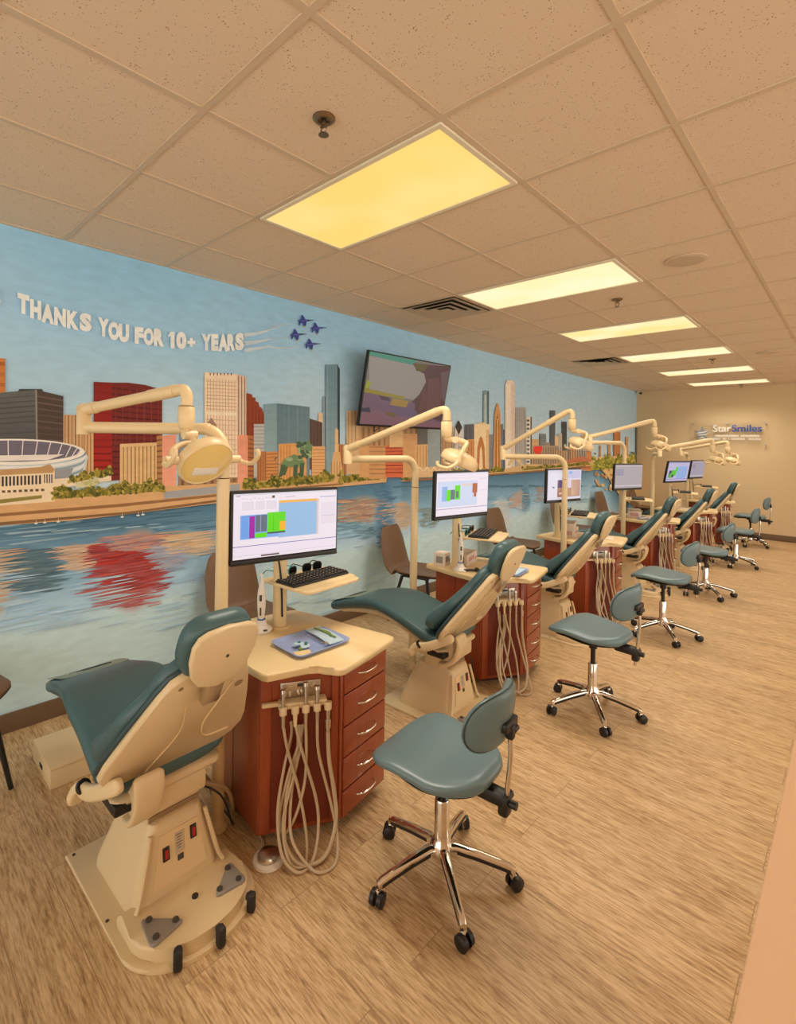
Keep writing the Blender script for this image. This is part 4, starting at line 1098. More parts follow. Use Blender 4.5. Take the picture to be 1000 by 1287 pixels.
def grey_list(c=(164, 152, 156)):
    it = [(0, 0, 1, 1, c), (.02, .02, .98, .08, (176, 164, 168)), (.04, .18, .3, .46, (140, 132, 150))]
    for i in range(6): it.append((.36, .12 + i * .13, .96, .125 + i * .13, (140, 130, 136)))
    it.append((0, .88, 1, .93, (190, 180, 186)))
    return it
def chart_blue():
    return [(0, 0, 1, 1, (186, 178, 210)), (0, 0, 1, .05, (150, 146, 190)), (.45, .22, .92, .86, (140, 170, 216)), (.08, .44, .3, .8, (60, 70, 96)), (.2, .42, .42, .72, (84, 190, 50)), (.36, .26, .46, .5, (90, 200, 60)), (.12, .6, .24, .84, (90, 180, 60)), (.22, .66, .32, .8, (50, 66, 90)), (0, .88, 1, .9, (90, 86, 150))]
def make_monitor(post, ctr, yaw, tilt, items, label, kb, kbrot, thick=.034):
    t = thing('computer_monitor', (post[0], post[1], .757), label, 'computer monitor', 'computer screens on posts')
    o = V((post[0], post[1], .757)); C = V(ctr) - o
    nm = V((math.cos(yaw), math.sin(yaw), 0)); rt = V((-math.sin(yaw), math.cos(yaw), 0))
    up = V((0, 0, 1)) * math.cos(tilt) - nm * math.sin(tilt); nn = rt.cross(up)
    R = Matrix((nn, rt, up)).transposed()
    b = B(); b.box(C - nn * .018, (.030, .535, .33), .006, R); b.box(C - nn * .042, (.03, .3, .2), .01, R); b.box(C - nn * .004 - up * .1535, (.006, .53, .020), .001, R); b.fin('monitor_housing', 'black', t)
    screen_mesh('screen', items, .515, .288, t, 'screen', R, C + nn * .0002 + up * .008 - nn * .003 + nn * .0035)
    ztop = max(.33, C.z - .14)
    b = B(); b.cyl((0, 0, 0), (0, 0, .008), thick + .016, n=28); b.cyl((0, 0, .004), (0, 0, ztop), thick, n=28); b.fin('post', 'cream2', t)
    b = B(); b.cyl((0, 0, ztop), (0, 0, C.z + .01), .021, n=20); b.cyl((0, 0, ztop), (0, 0, ztop + .03), thick * .9, .022, 20); b.fin('neck', 'cream2', t)
    e = C - nn * .05
    b = B(); b.tube([(0, 0, C.z - .02), (e.x * .5, e.y * .5, e.z - .005), e], .014, n=12); b.box(C - nn * .052, (.014, .11, .11), .004, R); b.fin('screen_arm', 'cream2', t, ang=60)
    b = B(); b.tube([C - nn * .055 + V((0, 0, -.12)) - rt * .10, (.02, -.04, ztop - .02), (.036, -.02, ztop * .6), (.036, -.01, .06)], .005, n=8); b.fin('screen_cable', 'black', t, ang=60)
    K = V(kb) - o
    kr = Matrix.Rotation(kbrot, 3, 'Z'); kx, ky = kr @ V((1, 0, 0)), kr @ V((0, 1, 0))
    b = B(); b.tube([(0, 0, K.z - .035), K * .55 + V((0, 0, (K.z - .035) * .45)), K + V((0, 0, -.03))], .013, n=12); b.cyl(K + V((0, 0, -.045)), K + V((0, 0, -.012)), .03, n=18); b.fin('tray_arm', 'cream2', t, ang=60)
    b = B(); b.box(K + kx * -.04 + V((0, 0, -.008)), (.28, .40, .012), .004, kr)
    lip = rrect(.085, .37, .036, 4)
    b.prism([(x * 1.0, y) for x, y in lip], -.018, -.002, .005, 2, fr=lambda a, c, h: K + kx * (a + .115) + ky * c + V((0, 0, h - .002)))
    b.fin('keyboard_tray', 'cream2', t)
    return t, V(kb), kr
def make_keyboard(c, kr, label):
    ang = math.atan2(kr[1][0], kr[0][0])
    t = thing('keyboard', (c[0], c[1], c[2] - .002), label, 'keyboard', 'black keyboards on trays', ang)
    b = B(); b.prism([(-.075, -.185), (.075, -.185), (.075, .185), (-.075, .185)], 0, .012, .003); b.box((-.06, 0, .012), (.03, .365, .008), .003); b.fin('keyboard_base', 'black', t)
    b = B()
    for r in range(6):
        n = 17
        for i in range(n):
            if r == 5 and 4 < i < 9: continue
            b.box((-.058 + r * .0225 + (0.004 if r else 0), -.174 + i * .02175, .0155), (.0165, .0165, .006))
        if r == 5: b.box((-.058 + r * .0225 + .004, -.174 + 6.5 * .02175, .0155), (.0165, .085, .006))
    o = b.fin('keycaps', 'rubber', t)
    b = B()
    for r in range(6):
        for i in range(17):
            if r == 5 and 4 < i < 9: continue
            b.box((-.060 + r * .0225 + (0.004 if r else 0), -.176 + i * .02175, .0187), (.0035, .003, .0004))
    b.fin('key_legends', 'paper', o)
def glasses(c, rz, frame, label, tiltx=0.0):
    t = thing('sunglasses', c, label, 'sunglasses', 'sunglasses on keyboard trays', rz)
    for s in (-1, 1):
        pts = [(s * .034 + x, y) for x, y in rrect(.054, .044, .018, 4)]
        b = B(); b.prism(pts, -.0015, .0015, .0005, 1, fr=lambda a, c_, h: V((h, a, .022 + c_))); b.fin('lens', 'lens', t)
        b = B(); b.tube([V((0, s * .034 + x, .022 + y)) for x, y in rrect(.056, .046, .018, 4)] + [V((0, s * .034 + .028, .022 + .005))], .0026, n=8, smooth=0); b.fin('rim', frame, t, ang=70)
        b = B(); b.tube([(0, s * .062, .034), (-.03, s * .066, .034), (-.085, s * .064, .030), (-.115, s * .062, .008)], .0026, n=8); b.fin('temple', frame, t, ang=70)
    b = B(); b.tube([(0, -.008, .03), (.004, 0, .033), (0, .008, .03)], .0026, n=8); b.fin('bridge', frame, t, ang=70)
MON = [
 ((1.395, 1.475), (1.564, 1.392, 1.294), -.20, .0, chart_full(), 'nearest computer screen with magenta, green and grey blocks, left of the black keyboard', (1.47, 1.63, .985), 0.05),
 ((1.31, 3.12), (1.495, 2.92, 1.331), -.15, -.02, chart_small(), 'second computer screen, with green blocks and a brown bar, behind the second dental chair', (1.42, 3.33, .995), .35),
 ((1.27, 4.96), (1.407, 4.79, 1.293), -.22, -.02, photos(), 'computer screen showing smile photographs behind the third lamp post', (1.43, 5.15, .985), .30),
 ((1.24, 6.96), (1.408, 6.675, 1.302), -.32, -.04, grey_list(), 'dull grey computer screen beside the corner of the mural', (1.40, 7.12, 1.0), .30),
 ((1.38, 8.70), (1.525, 8.516, 1.312), -.32, -.19, chart_blue(), 'forward-tilted computer screen with a bright green chart before the tan wall', (1.55, 8.92, .985), .2),
 ((1.30, 10.45), (1.421, 10.317, 1.294), -.19, -.145, grey_list((150, 146, 164)), 'farthest computer screen, small grey and forward-tilted, right of the screen with the green chart', (1.52, 10.62, .985), .2)]
KBL = ['nearest black keyboard, its keys clearly visible above the first worktop', 'black keyboard on the tray right of the second screen', 'black keyboard on the tray right of the screen with smile photographs', 'black keyboard on the tray below the dull grey screen', 'small dark keyboard below the screen with the green chart', 'farthest small dark keyboard below the last screen']
MT = []
for (post, ctr, yaw, tilt, items, lab, kb, kr_), kl in zip(MON, KBL):
    m_, kc, kr = make_monitor(post, ctr, yaw, tilt, items, lab, kb, kr_)
    make_keyboard(kc + V((-.01, 0, 0)) , kr, kl)
    MT.append((kc, kr))
def on_tray(k, dx, dy): return MT[k][0] + MT[k][1] @ V((dx, dy, .0))
glasses(on_tray(0, -.118, -.075) + V((0, 0, .0)), .15, 'teallens', 'left pair of dark sunglasses with a teal frame behind the nearest keyboard')
glasses(on_tray(0, -.112, .085) + V((0, 0, .0)), -.05, 'black', 'right pair of dark sunglasses behind the nearest keyboard')
glasses(on_tray(1, -.11, -.10), .3, 'teallens', 'teal-framed sunglasses at the left end of the second keyboard tray')
glasses(on_tray(1, -.115, .06), .3, 'black', 'black sunglasses under the corner of the second screen')
glasses(on_tray(2, -.11, -.09), .3, 'black', 'left black sunglasses behind the keyboard under the smile photographs')
glasses(on_tray(2, -.11, .08), .3, 'black', 'right black sunglasses behind the keyboard under the smile photographs')
glasses(on_tray(3, -.11, -.06), .3, 'black', 'black sunglasses on the tray under the dull grey screen')
glasses(on_tray(4, -.10, -.05), .3, 'black', 'dark sunglasses on the tray under the screen with the green chart')
glasses(on_tray(5, -.10, .0), .3, 'black', 'dark sunglasses on the farthest keyboard tray')

# ------------------------------------------------------------------ things on the worktops
ZT = .757
def make_tray(x, y, rz, label, w=.235, l=.30):
    t = thing('instrument_tray', (x, y, ZT), label, 'tray', 'instrument trays on worktops', rz)
    b = B(); b.loft([[(a, c, 0) for a, c in rrect(w - .03, l - .03, .025)], [(a, c, .014) for a, c in rrect(w - .006, l - .006, .03)], [(a, c, .018) for a, c in rrect(w, l, .032)], [(a, c, .018) for a, c in rrect(w - .012, l - .012, .028)], [(a, c, .005) for a, c in rrect(w - .04, l - .04, .022)]])
    b.fin('tray_body', 'bluetray', t, ang=50)
    return t
make_tray(1.672, 1.452, -.03, 'pale blue instrument tray on the nearest worktop')
def pouch(x, y, rz, label):
    t = thing('sterilization_pouch', (x, y, ZT + .012), label, 'instrument pouch', None, rz)
    b = B(); b.pad([(-.105, 0, .004), (0, 0, .010), (.105, 0, .004)], .042, .004, rc=(.006, .006), ex=.8); b.fin('pouch_film', 'bluepap', t, ang=60)
    b = B(); b.tube([(-.08, -.004, .0155), (0, .004, .019), (.075, .012, .0155)], .004, n=8); b.tube([(-.02, .004, .018), (.02, .012, .018), (.05, .004, .0165)], .006, n=8); b.fin('instrument', 'green', t)
    b = B(); b.box((-.095, 0, .0105), (.014, .08, .001)); b.fin('sealed_edge', 'white', t)
pouch(1.668, 1.535, -.12, 'clear pouch with a green instrument inside, on the right of the nearest tray')
t = thing('dental_mirror', (1.675, 1.482, ZT + .012), 'thin steel hand instrument lying across the middle of the nearest tray', 'dental instrument', None, -.1)
b = B(); b.cyl((-.07, 0, .004), (.055, 0, .004), .0032, n=8); b.fin('shaft', 'steel', t)
b = B(); b.cyl((.055, 0, .004), (.08, 0, .008), .0016, n=8); b.cyl((.08, 0, .006), (.081, 0, .010), .009, n=12); b.fin('tip', 'chrome', t)
t = thing('plastic_bag', (1.69, 1.39, ZT + .010), 'small crumpled clear bag with green pieces in the nearest tray', 'plastic bag')
b = B()
for i in range(7):
    a = i * .9; b.pad([(-.025 + .01 * math.cos(a), -.02 + .012 * math.sin(a * 2), .004 + .004 * (i % 3)), (.0, .004 * math.sin(a), .012), (.028, .016 * math.cos(a), .005)], .012, .0025, rc=(.004, .004), n=12, steps=6)
b.fin('film', 'bluepap', t, ang=70)
b = B(); b.cyl((.01, .005, .016), (.02, .01, .018), .006, n=10); b.cyl((-.02, -.01, .014), (-.012, -.002, .018), .005, n=10); b.fin('green_pieces', 'teallens', t)
t = thing('wax_card', (1.745, 1.352, ZT + .008), 'pale yellow card in the front left corner of the nearest tray', 'card')
b = B(); b.prism([(-.035, -.03), (.02, -.04), (.035, .02), (-.01, .04)], 0, .003); b.fin('card', 'lam', t)
b = B(); b.lathe([(.009, .003), (.009, .010), (.003, .016), (0, .016)], (-.032, .008, 0)); b.fin('green_plug', 'green', t)

def curing_light(x, y, rz, label, s=1.0):
    t = thing('curing_light', (x, y, ZT), label, 'curing light', 'white curing lights', rz)
    b = B(); b.lathe([(.050, 0), (.054, .006), (.052, .014), (.036, .024), (.026, .034), (.020, .050), (.018, .056), (0, .056)]); b.fin('charger_base', 'white', t, ang=50)
    b = B(); b.lathe([(.013, .05), (.016, .08), (.020, .12), (.021, .165), (.018, .20), (.013, .22), (.010, .235), (.008, .245), (0, .247)]); b.fin('handle', 'white', t, ang=50)
    b = B(); b.lathe([(.0195, .056), (.0195, .062)], n=20); b.fin('purple_ring', 'blue', t)
    b = B(); b.tube([(0, 0, .242), (-.001, -.001, .262), (-.006, -.006, .276)], .0055, n=10); b.fin('light_tip', 'white', t)
    b = B(); b.box((.0195, -.004, .165), (.006, .012, .03), .002); b.box((.0185, -.004, .10), (.005, .008, .04), .002); b.fin('button', 'greyd', t)
    b = B(); b.box((.043, .02, .017), (.012, .02, .006), .002); b.fin('base_button', 'greyd', t)
curing_light(1.385, 1.375, -.6, 'white cordless curing light standing on its charger on the nearest worktop')
curing_light(1.385, 3.065, -.6, 'white curing light beside the post of the second screen')
t = thing('bite_tool', (1.455, 3.09, ZT), 'black clamp-shaped tool lying at the left end of the second worktop', 'tool', None, 1.0)
b = B(); b.tube([(-.07, .012, .012), (-.02, 0, .014), (.05, -.004, .013)], .008, n=10); b.fin('handle', 'black', t)
b = B(); b.cyl((.05, -.02, .014), (.05, .012, .014), .014, n=14); b.fin('head', 'black', t)
def box_thing(x, y, z, sx, sy, sz, rz, label, print_='pink'):
    t = thing('glove_box', (x, y, z), label, 'box', 'white glove boxes on worktops', rz)
    b = B(); b.box((0, 0, sz / 2), (sx, sy, sz), .002); b.fin('carton', 'paper', t)
    b = B(); b.box((sx / 2 + .0005, -sy * .1, sz * .55), (.001, sy * .55, sz * .4)); b.box((0, -sy / 2 - .0005, sz * .5), (sx * .6, .001, sz * .5)); b.box((sx / 2 + .0005, sy * .34, sz * .4), (.001, sy * .16, sz * .3)); b.fin('printed_panel', print_, t)
    b = B(); b.prism(rrect(sx * .4, sy * .5, sx * .19), sz - .0002, sz + .0006); b.fin('dispensing_slot', 'white', t)
box_thing(1.265, 3.30, ZT, .12, .23, .085, .25, 'printed white glove box right of the second screen post')
box_thing(1.195, 3.10, ZT, .09, .10, .10, .2, 'small white box left of and behind the second screen post', 'grey')
box_thing(1.32, 5.14, ZT, .13, .25, .075, .25, 'lower white box of the stack right of the third lamp post')
box_thing(1.315, 5.13, ZT + .0755, .12, .23, .06, .3, 'upper white box of the stack right of the third lamp post', 'paper')
box_thing(1.33, 7.17, ZT, .16, .32, .085, .3, 'wide white box on the fourth worktop behind its dental chair')
box_thing(1.42, 8.89, ZT, .13, .24, .10, .3, 'white box on the fifth worktop before the screen post', 'paper')
def paper(x, y, rz, label, sx=.2, sy=.26, m='bluepap', h=.003):
    t = thing('paper_liner', (x, y, ZT), label, 'paper', 'papers on worktops', rz)
    b = B(); b.box((0, 0, h / 2), (sx, sy, h)); b.fin('sheet', m, t)
make_tray(1.665, 3.30, .15, 'pale blue tray half hidden behind the second dental chair\'s headrest', .2, .24)
t = thing('paper_liner', (1.665, 3.30, ZT + .007), 'white-blue paper lining the second instrument tray', 'paper', 'papers on worktops', .15)
b = B(); b.box((0, 0, .006), (.15, .19, .012), .002); b.fin('sheet', 'bluepap', t)
paper(1.56, 5.02, .3, 'pale blue paper left of the third dental chair\'s headrest', .2, .24, 'bluetray')
paper(1.64, 5.22, .2, 'white paper right of the third dental chair\'s headrest', .16, .14, 'paper', .006)
t = make_tray(1.53, 7.05, .2, 'tray with white items on the fourth worktop')
b = B()
for i in range(5): b.box((-.06 + .03 * i, -.09 + .045 * ((i * 2) % 5), .014), (.05, .05, .018), .004, Matrix.Rotation(i * .7, 3, 'Z'))
pk = b.fin('paper_items', 'paper', t)
paper(1.62, 8.70, .2, 'white paper on the fifth worktop', .2, .26, 'paper', .008)
paper(1.60, 10.55, .2, 'white paper on the farthest worktop', .2, .26, 'paper', .008)

# ------------------------------------------------------------------ rolling stools (front is -x, backrest +x)
def make_stool():
    t = thing('rolling_stool', (2.315, 1.595, 0), '', 'stool')
    b = B(); b.lathe([(.030, .085), (.044, .095), (.046, .125), (.036, .145), (.030, .16), (.029, .165)], n=28); b.fin('base_hub', 'chrome', t, ang=50)
    b = B(); b.lathe([(.029, .10), (.029, .300), (.026, .306), (.0, .306)], n=24); b.fin('column_cover', 'chrome', t)
    up = []
    b = B(); b.cyl((0, 0, .13), (0, 0, .452), .0145, n=18); b.cyl((0, 0, .36), (0, 0, .45), .024, .03, 18); up.append(b.fin('gas_column', 'blackm', t))
    for i in range(5):
        a = math.radians(-38 + 72 * i)
        c, s = math.cos(a), math.sin(a)
        fr = lambda r, w, z: V((r * c - w * s, r * s + w * c, z))
        b = B()
        ps = [(.02, .125, .020), (.06, .128, .019), (.14, .112, .0165), (.22, .092, .0145), (.262, .080, .0135), (.278, .070, .012)]
        secs = []
        for r, z, w in ps:
            secs.append([fr(r, w * x, z + q) for x, q in ((-1, -.012), (-1, .002), (-.7, .009), (0, .0115), (.7, .009), (1, .002), (1, -.012))])
        b.loft(secs)
        lg = b.fin('leg', 'chrome', t, ang=50)
        b = B()
        secs = []
        for r, z, w in ps[1:5]:
            secs.append([fr(r, w * x * 1.02, z + q) for x, q in ((-1, -.018), (-1, -.004), (1, -.004), (1, -.018))])
        b.loft(secs); b.fin('leg_underside', 'rubber', lg)
        b = B(); b.cyl(fr(.272, 0, .046), fr(.272, 0, .080), .0075, n=12); b.box(fr(.272, 0, .046), (.024, .020, .022), .006, Matrix.Rotation(a + .6, 3, 'Z')); cs_ = b.fin('caster', 'chrome', t)
        k = a + .6
        tx = V((math.cos(k), math.sin(k), 0)); ty = V((-math.sin(k), math.cos(k), 0))
        b = B()
        for q in (-1, 1):
            o = fr(.272, 0, .0262) + tx * .006
            b.cyl(o + ty * (q * .007), o + ty * (q * .023), .0262, n=22); b.cyl(o + ty * (q * .023), o + ty * (q * .0255), .0235, .020, 22)
        b.fin('wheel', 'black', cs_)
    b = B(); b.pad([(-.235, 0, .438), (-.19, 0, .468), (-.10, 0, .482), (.05, 0, .470), (.16, 0, .472), (.215, 0, .482)], [(0, .19), (.25, .222), (.6, .215), (1, .17)], [(0, .020), (.3, .028), (1, .030)], rc=(.10, .13), ex=.62, n=36, dish=.006); st = b.fin('seat', 'teals', t, ang=55); up.append(st)
    b = B(); b.pad([(-.20, 0, .440), (-.10, 0, .452), (.05, 0, .442), (.19, 0, .448)], [(0, .17), (.5, .19), (1, .14)], .010, rc=(.08, .08)); up.append(b.fin('seat_board', 'black', t, ang=55))
    b = B(); b.box((.05, 0, .425), (.20, .09, .03), .008); b.box((.20, 0, .418), (.13, .055, .05), .014); b.box((.255, 0, .40), (.04, .05, .075), .012); up.append(b.fin('mechanism', 'black', t))
    b = B(); b.tube([(.03, .04, .43), (.03, .14, .425), (.05, .20, .42)], .005, n=8); b.cyl((.05, .19, .42), (.056, .225, .42), .009, n=10); up.append(b.fin('height_lever', 'black', t))
    b = B(); b.cyl((.255, .02, .415), (.255, .045, .415), .016, n=14); b.cyl((.275, -.0, .41), (.30, 0, .41), .014, n=12); up.append(b.fin('clamp_knob', 'black', t))
    b = B()
    pp = [(.252, 0, .335), (.258, 0, .40), (.268, 0, .50), (.274, 0, .60), (.266, 0, .685)]
    b.tube(pp, .009, n=12); up.append(b.fin('back_post', 'chrome', t, ang=60))
    # backrest: curved round-cornered pad, wide axis along y
    b = B()
    n, m = 26, 28
    def br(y, z, h):
        x = .243 - 2.6 * y * y - (z - .715) * -.12
        return V((x + h, y, z))
    out = []
    for i in range(n):
        f = -1 + 2 * i / (n - 1); y = .165 * math.sin(f * PI / 2)
        q = abs(y) / .165
        hz = .102 * (1 - q ** 4.2) ** .5 if q < 1 else 0
        hz = max(hz, .003); ht = .027 * (1 - q ** 5) ** .5 if q < 1 else 0; ht = max(ht, .002)
        row = []
        for j in range(m):
            a = 2 * PI * j / m; ca, sa = math.cos(a), math.sin(a)
            zz = math.copysign(abs(ca) ** .7, ca) * hz; hh = math.copysign(abs(sa) ** .75, sa) * ht
            zz2 = zz + (.012 * (1 - q * q)) 
            row.append(br(y, .700 + zz2, hh))
        out.append(row)
    b.loft(out); bk = b.fin('backrest', 'teals', t, ang=55); up.append(bk)
    b = B()
    ring = []
    for j in range(40):
        a = 2 * PI * j / 40; y = .166 * math.copysign(abs(math.cos(a)) ** .8, math.cos(a)); q = min(abs(y) / .166, 1)
        z = .712 + math.copysign(1, math.sin(a)) * .101 * max(1 - q ** 4.2, 0) ** .5 - .012 * q * q
        ring.append(br(y, z, .006))
    b.tube(ring + [ring[0]], .0032, n=8, smooth=0); b.fin('piping', 'teald', bk, ang=70)
    b = B(); b.box((.266, 0, .690), (.03, .10, .035), .008); b.box((.272, 0, .665), (.028, .03, .05), .006); b.cyl((.272, .02, .66), (.272, .05, .66), .013, n=12); up.append(b.fin('back_bracket', 'black', t))
    t['n'] = 0
    return t
M['teals'] = mat('stool_teal_vinyl', S(100, 124, 130), 0.30, var=0.07, scale=220, bump=0.06)
st0 = make_stool(); del st0['n']
UPPER = ('gas_column', 'seat', 'seat_board', 'mechanism', 'height_lever', 'clamp_knob', 'back_post', 'backrest', 'back_bracket')
STL = [((2.315, 1.595), 0.0, .10, .0), ((2.265, 3.26), -.30, -.06, .04), ((2.22, 5.02), -.3, 0.0, .058), ((2.215, 6.78), -.2, .08, .03), ((2.21, 8.79), .25, .10, .025), ((2.13, 10.77), .2, .12, .035)]
SLB = ['nearest rolling stool, low blue-green seat and shiny chrome five-arm base facing the drawers',
       'second rolling stool from the camera, raised grey-green seat beside the second cabinet',
       'third rolling stool from the camera, in front of the fourth cabinet\'s hoses',
       'fourth rolling stool from the camera, its backrest overlapping the fifth stool\'s seat',
       'fifth rolling stool from the camera, with a dark seat seen edge-on',
       'farthest rolling stool, its backrest standing clear against the tan wall']
PROTO = [c for c in st0.children]
for k, ((x, y), rb, ru, dz) in enumerate(STL):
    s_ = st0 if k == 0 else copy_tree(st0)
    s_.location = (x, y, 0); s_.rotation_euler = (0, 0, rb)
    tag(s_, SLB[k], 'stool', 'teal rolling stools')
    for ch in s_.children:
        if ch.name.split('.')[0] in UPPER:
            ch.location.z = dz; ch.rotation_euler = (0, 0, ru - rb)

# ------------------------------------------------------------------ guest chairs along the mural (front is +x)
def make_guest():
    t = thing('guest_chair', (0, 0, 0), '', 'chair')
    b = B(); b.pad([(-.20, 0, .475), (-.13, 0, .452), (.02, 0, .448), (.18, 0, .456), (.25, 0, .448)], [(0, .205), (.4, .235), (.8, .23), (1, .2)], .016, rc=(.02, .14), ex=.7, dish=.022); s1 = b.fin('seat', 'brown', t, ang=55)
    b = B(); b.pad([(-.18, 0, .456), (-.225, 0, .50), (-.26, 0, .60), (-.30, 0, .74), (-.345, 0, .865)], [(0, .205), (.25, .225), (.6, .215), (1, .17)], .015, rc=(.02, .06), ex=.7, dish=.03); b.fin('backrest', 'brown', t, ang=55)
    b = B(); b.pad([(-.18, 0, .455), (-.12, 0, .436), (.02, 0, .432), (.18, 0, .440), (.245, 0, .434)], [(0, .20), (.4, .238), (.8, .233), (1, .2)], .010, rc=(.02, .14), ex=.7, dish=.022); b.fin('seat_shell', 'brownd', s1, ang=55)
    b = B(); b.box((.0, 0, .425), (.26, .28, .02), .005); b.fin('frame', 'blackm', t)
    for sx, sy in ((1, 1), (1, -1), (-1, 1), (-1, -1)):
        b = B(); b.cyl((sx * .13, sy * .14, .425), (sx * .215 + (.0 if sx > 0 else -.02), sy * .205, 0), .0165, .0105, 14); b.fin('leg', 'blackm', t)
    return t
g0 = make_guest()
GL = [((.40, .29), .2, 'guest chair cut off by the left picture edge, only its brown seat showing'),
      ((.46, 1.95), .05, 'brown guest chair behind the nearest lamp post and computer screen'),
      ((.47, 3.76), .2, 'brown guest chair whose back is left of the second lamp post'),
      ((.44, 5.70), .0, 'brown guest chair behind the second keyboard tray'),
      ((.48, 7.43), .05, 'brown guest chair behind the third lamp post and the boxes beside it'),
      ((.45, 9.3), -.05, 'brown guest chair with its back seen between the third and fourth lamp posts'),
      ((.47, 11.0), .0, 'farthest brown guest chair behind the fourth keyboard tray')]
for k, ((x, y), rz, lab) in enumerate(GL):
    g = g0 if k == 0 else copy_tree(g0)
    g.location = (x, y, 0); g.rotation_euler = (0, 0, rz)
    tag(g, lab, 'chair', 'brown guest chairs along the mural')

# ------------------------------------------------------------------ wall television
def make_tv():
    t = thing('television', (0.01, 3.825, 2.12), 'tilted flat television hung on the mural showing a purple and grey cartoon room', 'television')
    C = V((.205, 0, .055)); yaw, tilt = -.031, -.186
    nm = V((math.cos(yaw), math.sin(yaw), 0)); rt = V((-math.sin(yaw), math.cos(yaw), 0))
    up = V((0, 0, 1)) * math.cos(tilt) - nm * math.sin(tilt); nn = rt.cross(up)
    R = Matrix((nn, rt, up)).transposed()
    b = B(); b.box(C - nn * .018, (.034, 1.22, .70), .005, R); b.box(C - nn * .045 - up * .06, (.04, .8, .4), .015, R); b.fin('housing', 'black', t)
    it = [(0, 0, 1, 1, (160, 148, 140)), (0, 0, 1, 1, (128, 120, 112)),
          ([(0, 0), (.55, 0), (.5, .08), (.3, .07), (0, .055)], (70, 150, 126)), ([(.0, .06), (.5, .08), (.72, .2), (.7, .36), (.6, .6), (.05, .52)], (164, 152, 142)),
          ([(.5, .06), (1, 0), (1, 1), (.62, .8), (.56, .62), (.64, .5), (.70, .3), (.66, .18), (.55, .14)], (92, 58, 62)), ([(.5, .05), (.7, .03), (.66, .14), (.56, .16)], (104, 84, 46)),
          ([(.72, .25), (.86, .2), (.96, .45), (.9, .85), (.76, .7)], (112, 70, 72)), ([(.88, .12), (1, .06), (1, .6), (.95, .5)], (110, 88, 90)),
          ([(0, .55), (.6, .64), (.62, .8), (1, .9), (1, 1), (0, 1)], (124, 92, 110)), ([(0, .78), (.4, .84), (1, .93), (1, 1), (0, 1)], (138, 94, 106)), ([(.25, .7), (.6, .72), (.7, .86), (.4, .86)], (112, 90, 116)),
          ([(0, .50), (.45, .56), (.47, .6), (0, .56)], (160, 140, 40)), ([(.32, .60), (.52, .62), (.5, .72), (.3, .7)], (174, 136, 62)), ([(.02, .38), (.06, .42), (.04, .5), (0, .5)], (168, 168, 30)), ([(.16, .58), (.28, .6), (.3, .65), (.2, .64)], (84, 56, 70)), ([(.0, .78), (.08, .76), (.1, .83), (.0, .83)], (52, 48, 74)), ([(.27, .8), (.4, .82), (.38, .88), (.28, .85)], (116, 92, 56)), ([(.68, .40), (.76, .5), (.74, .8), (.66, .74)], (104, 64, 66))]
    screen_mesh('screen', it, 1.195, .668, t, 'tvscreen', R, C + up * .004 + nn * .0006)
    b = B(); b.box((.012, 0, 0), (.024, .45, .32), .004); b.box((.06, 0, .03), (.12, .10, .10), .006); b.box(C - nn * .075, (.04, .36, .26), .004, R); b.fin('wall_mount', 'blackm', t)
    b = B(); b.tube([(.12, -.3, -.28), (.06, -.33, -.33), (.03, -.30, -.30), (.01, -.25, -.15)], .004, n=8); b.fin('cable', 'black', t)
make_tv()

# ------------------------------------------------------------------ clear wall sign
def text_part(txt, size, x, z, y, m, parent, name, ext=.004, off=0.0):
    me = glyph_mesh(txt, off, ext / size, 4)
    me.materials.clear(); me.materials.append(M[m])
    for v in me.vertices:
        a, c, h = v.co
        v.co = (x + a * size, y - h * size, z + c * size)
    wd = max(v.co.x for v in me.vertices) - min(v.co.x for v in me.vertices)
    me.name = name
    o = bpy.data.objects.new(name, me); COL.objects.link(o); o.parent = parent
    return o, wd
sg = thing('wall_sign', (1.63, RY1, 1.955), 'clear acrylic sign with a star and StarSmiles lettering on the tan far wall', 'sign')
b = B(); b.box((0, -.034, 0), (1.24, .008, .47), .001); b.fin('acrylic_panel', 'acryl', sg)
for x, z in ((-.58, .20), (0, .20), (.585, .20), (.585, -.20), (-.58, -.20)):
    b = B(); b.cyl((x, 0, z), (x, -.046, z), .014, n=16); b.cyl((x, -.040, z), (x, -.052, z), .018, .016, 16); b.fin('standoff', 'steel', sg)
def star(cx, cz, R_, r_, rot=0.0, sx=1.0):
    return [(cx + sx * (R_ if i % 2 == 0 else r_) * math.sin(rot + PI * i / 5), cz + (R_ if i % 2 == 0 else r_) * math.cos(rot + PI * i / 5)) for i in range(10)]
fz = lambda a, c, h: V((a, -.046 - h, c))
b = B(); b.prism(star(-.41, .015, .145, .06), 0, .006, fr=fz); b.fin('star', 'greystar', sg)
b = B(); b.prism([(-.53, .0), (-.46, .035), (-.38, .045), (-.27, .075), (-.36, .03), (-.44, .012)], .006, .010, fr=fz); b.prism([(-.52, -.03), (-.44, -.012), (-.33, .0), (-.29, .02), (-.34, -.02), (-.44, -.03)], .006, .010, fr=fz); b.prism([(-.48, -.115), (-.41, -.05), (-.34, -.11), (-.41, -.075)], .006, .010, fr=fz); b.fin('star_stripes', 'silver', sg)
o1, w1 = text_part('Star', .185, -.235, .045, -.046, 'silver', sg, 'silver_lettering', .01, .012)
o2, w2 = text_part('Smiles', .185, -.235 + w1 + .012, .045, -.046, 'blue', sg, 'blue_lettering', .01, .012)
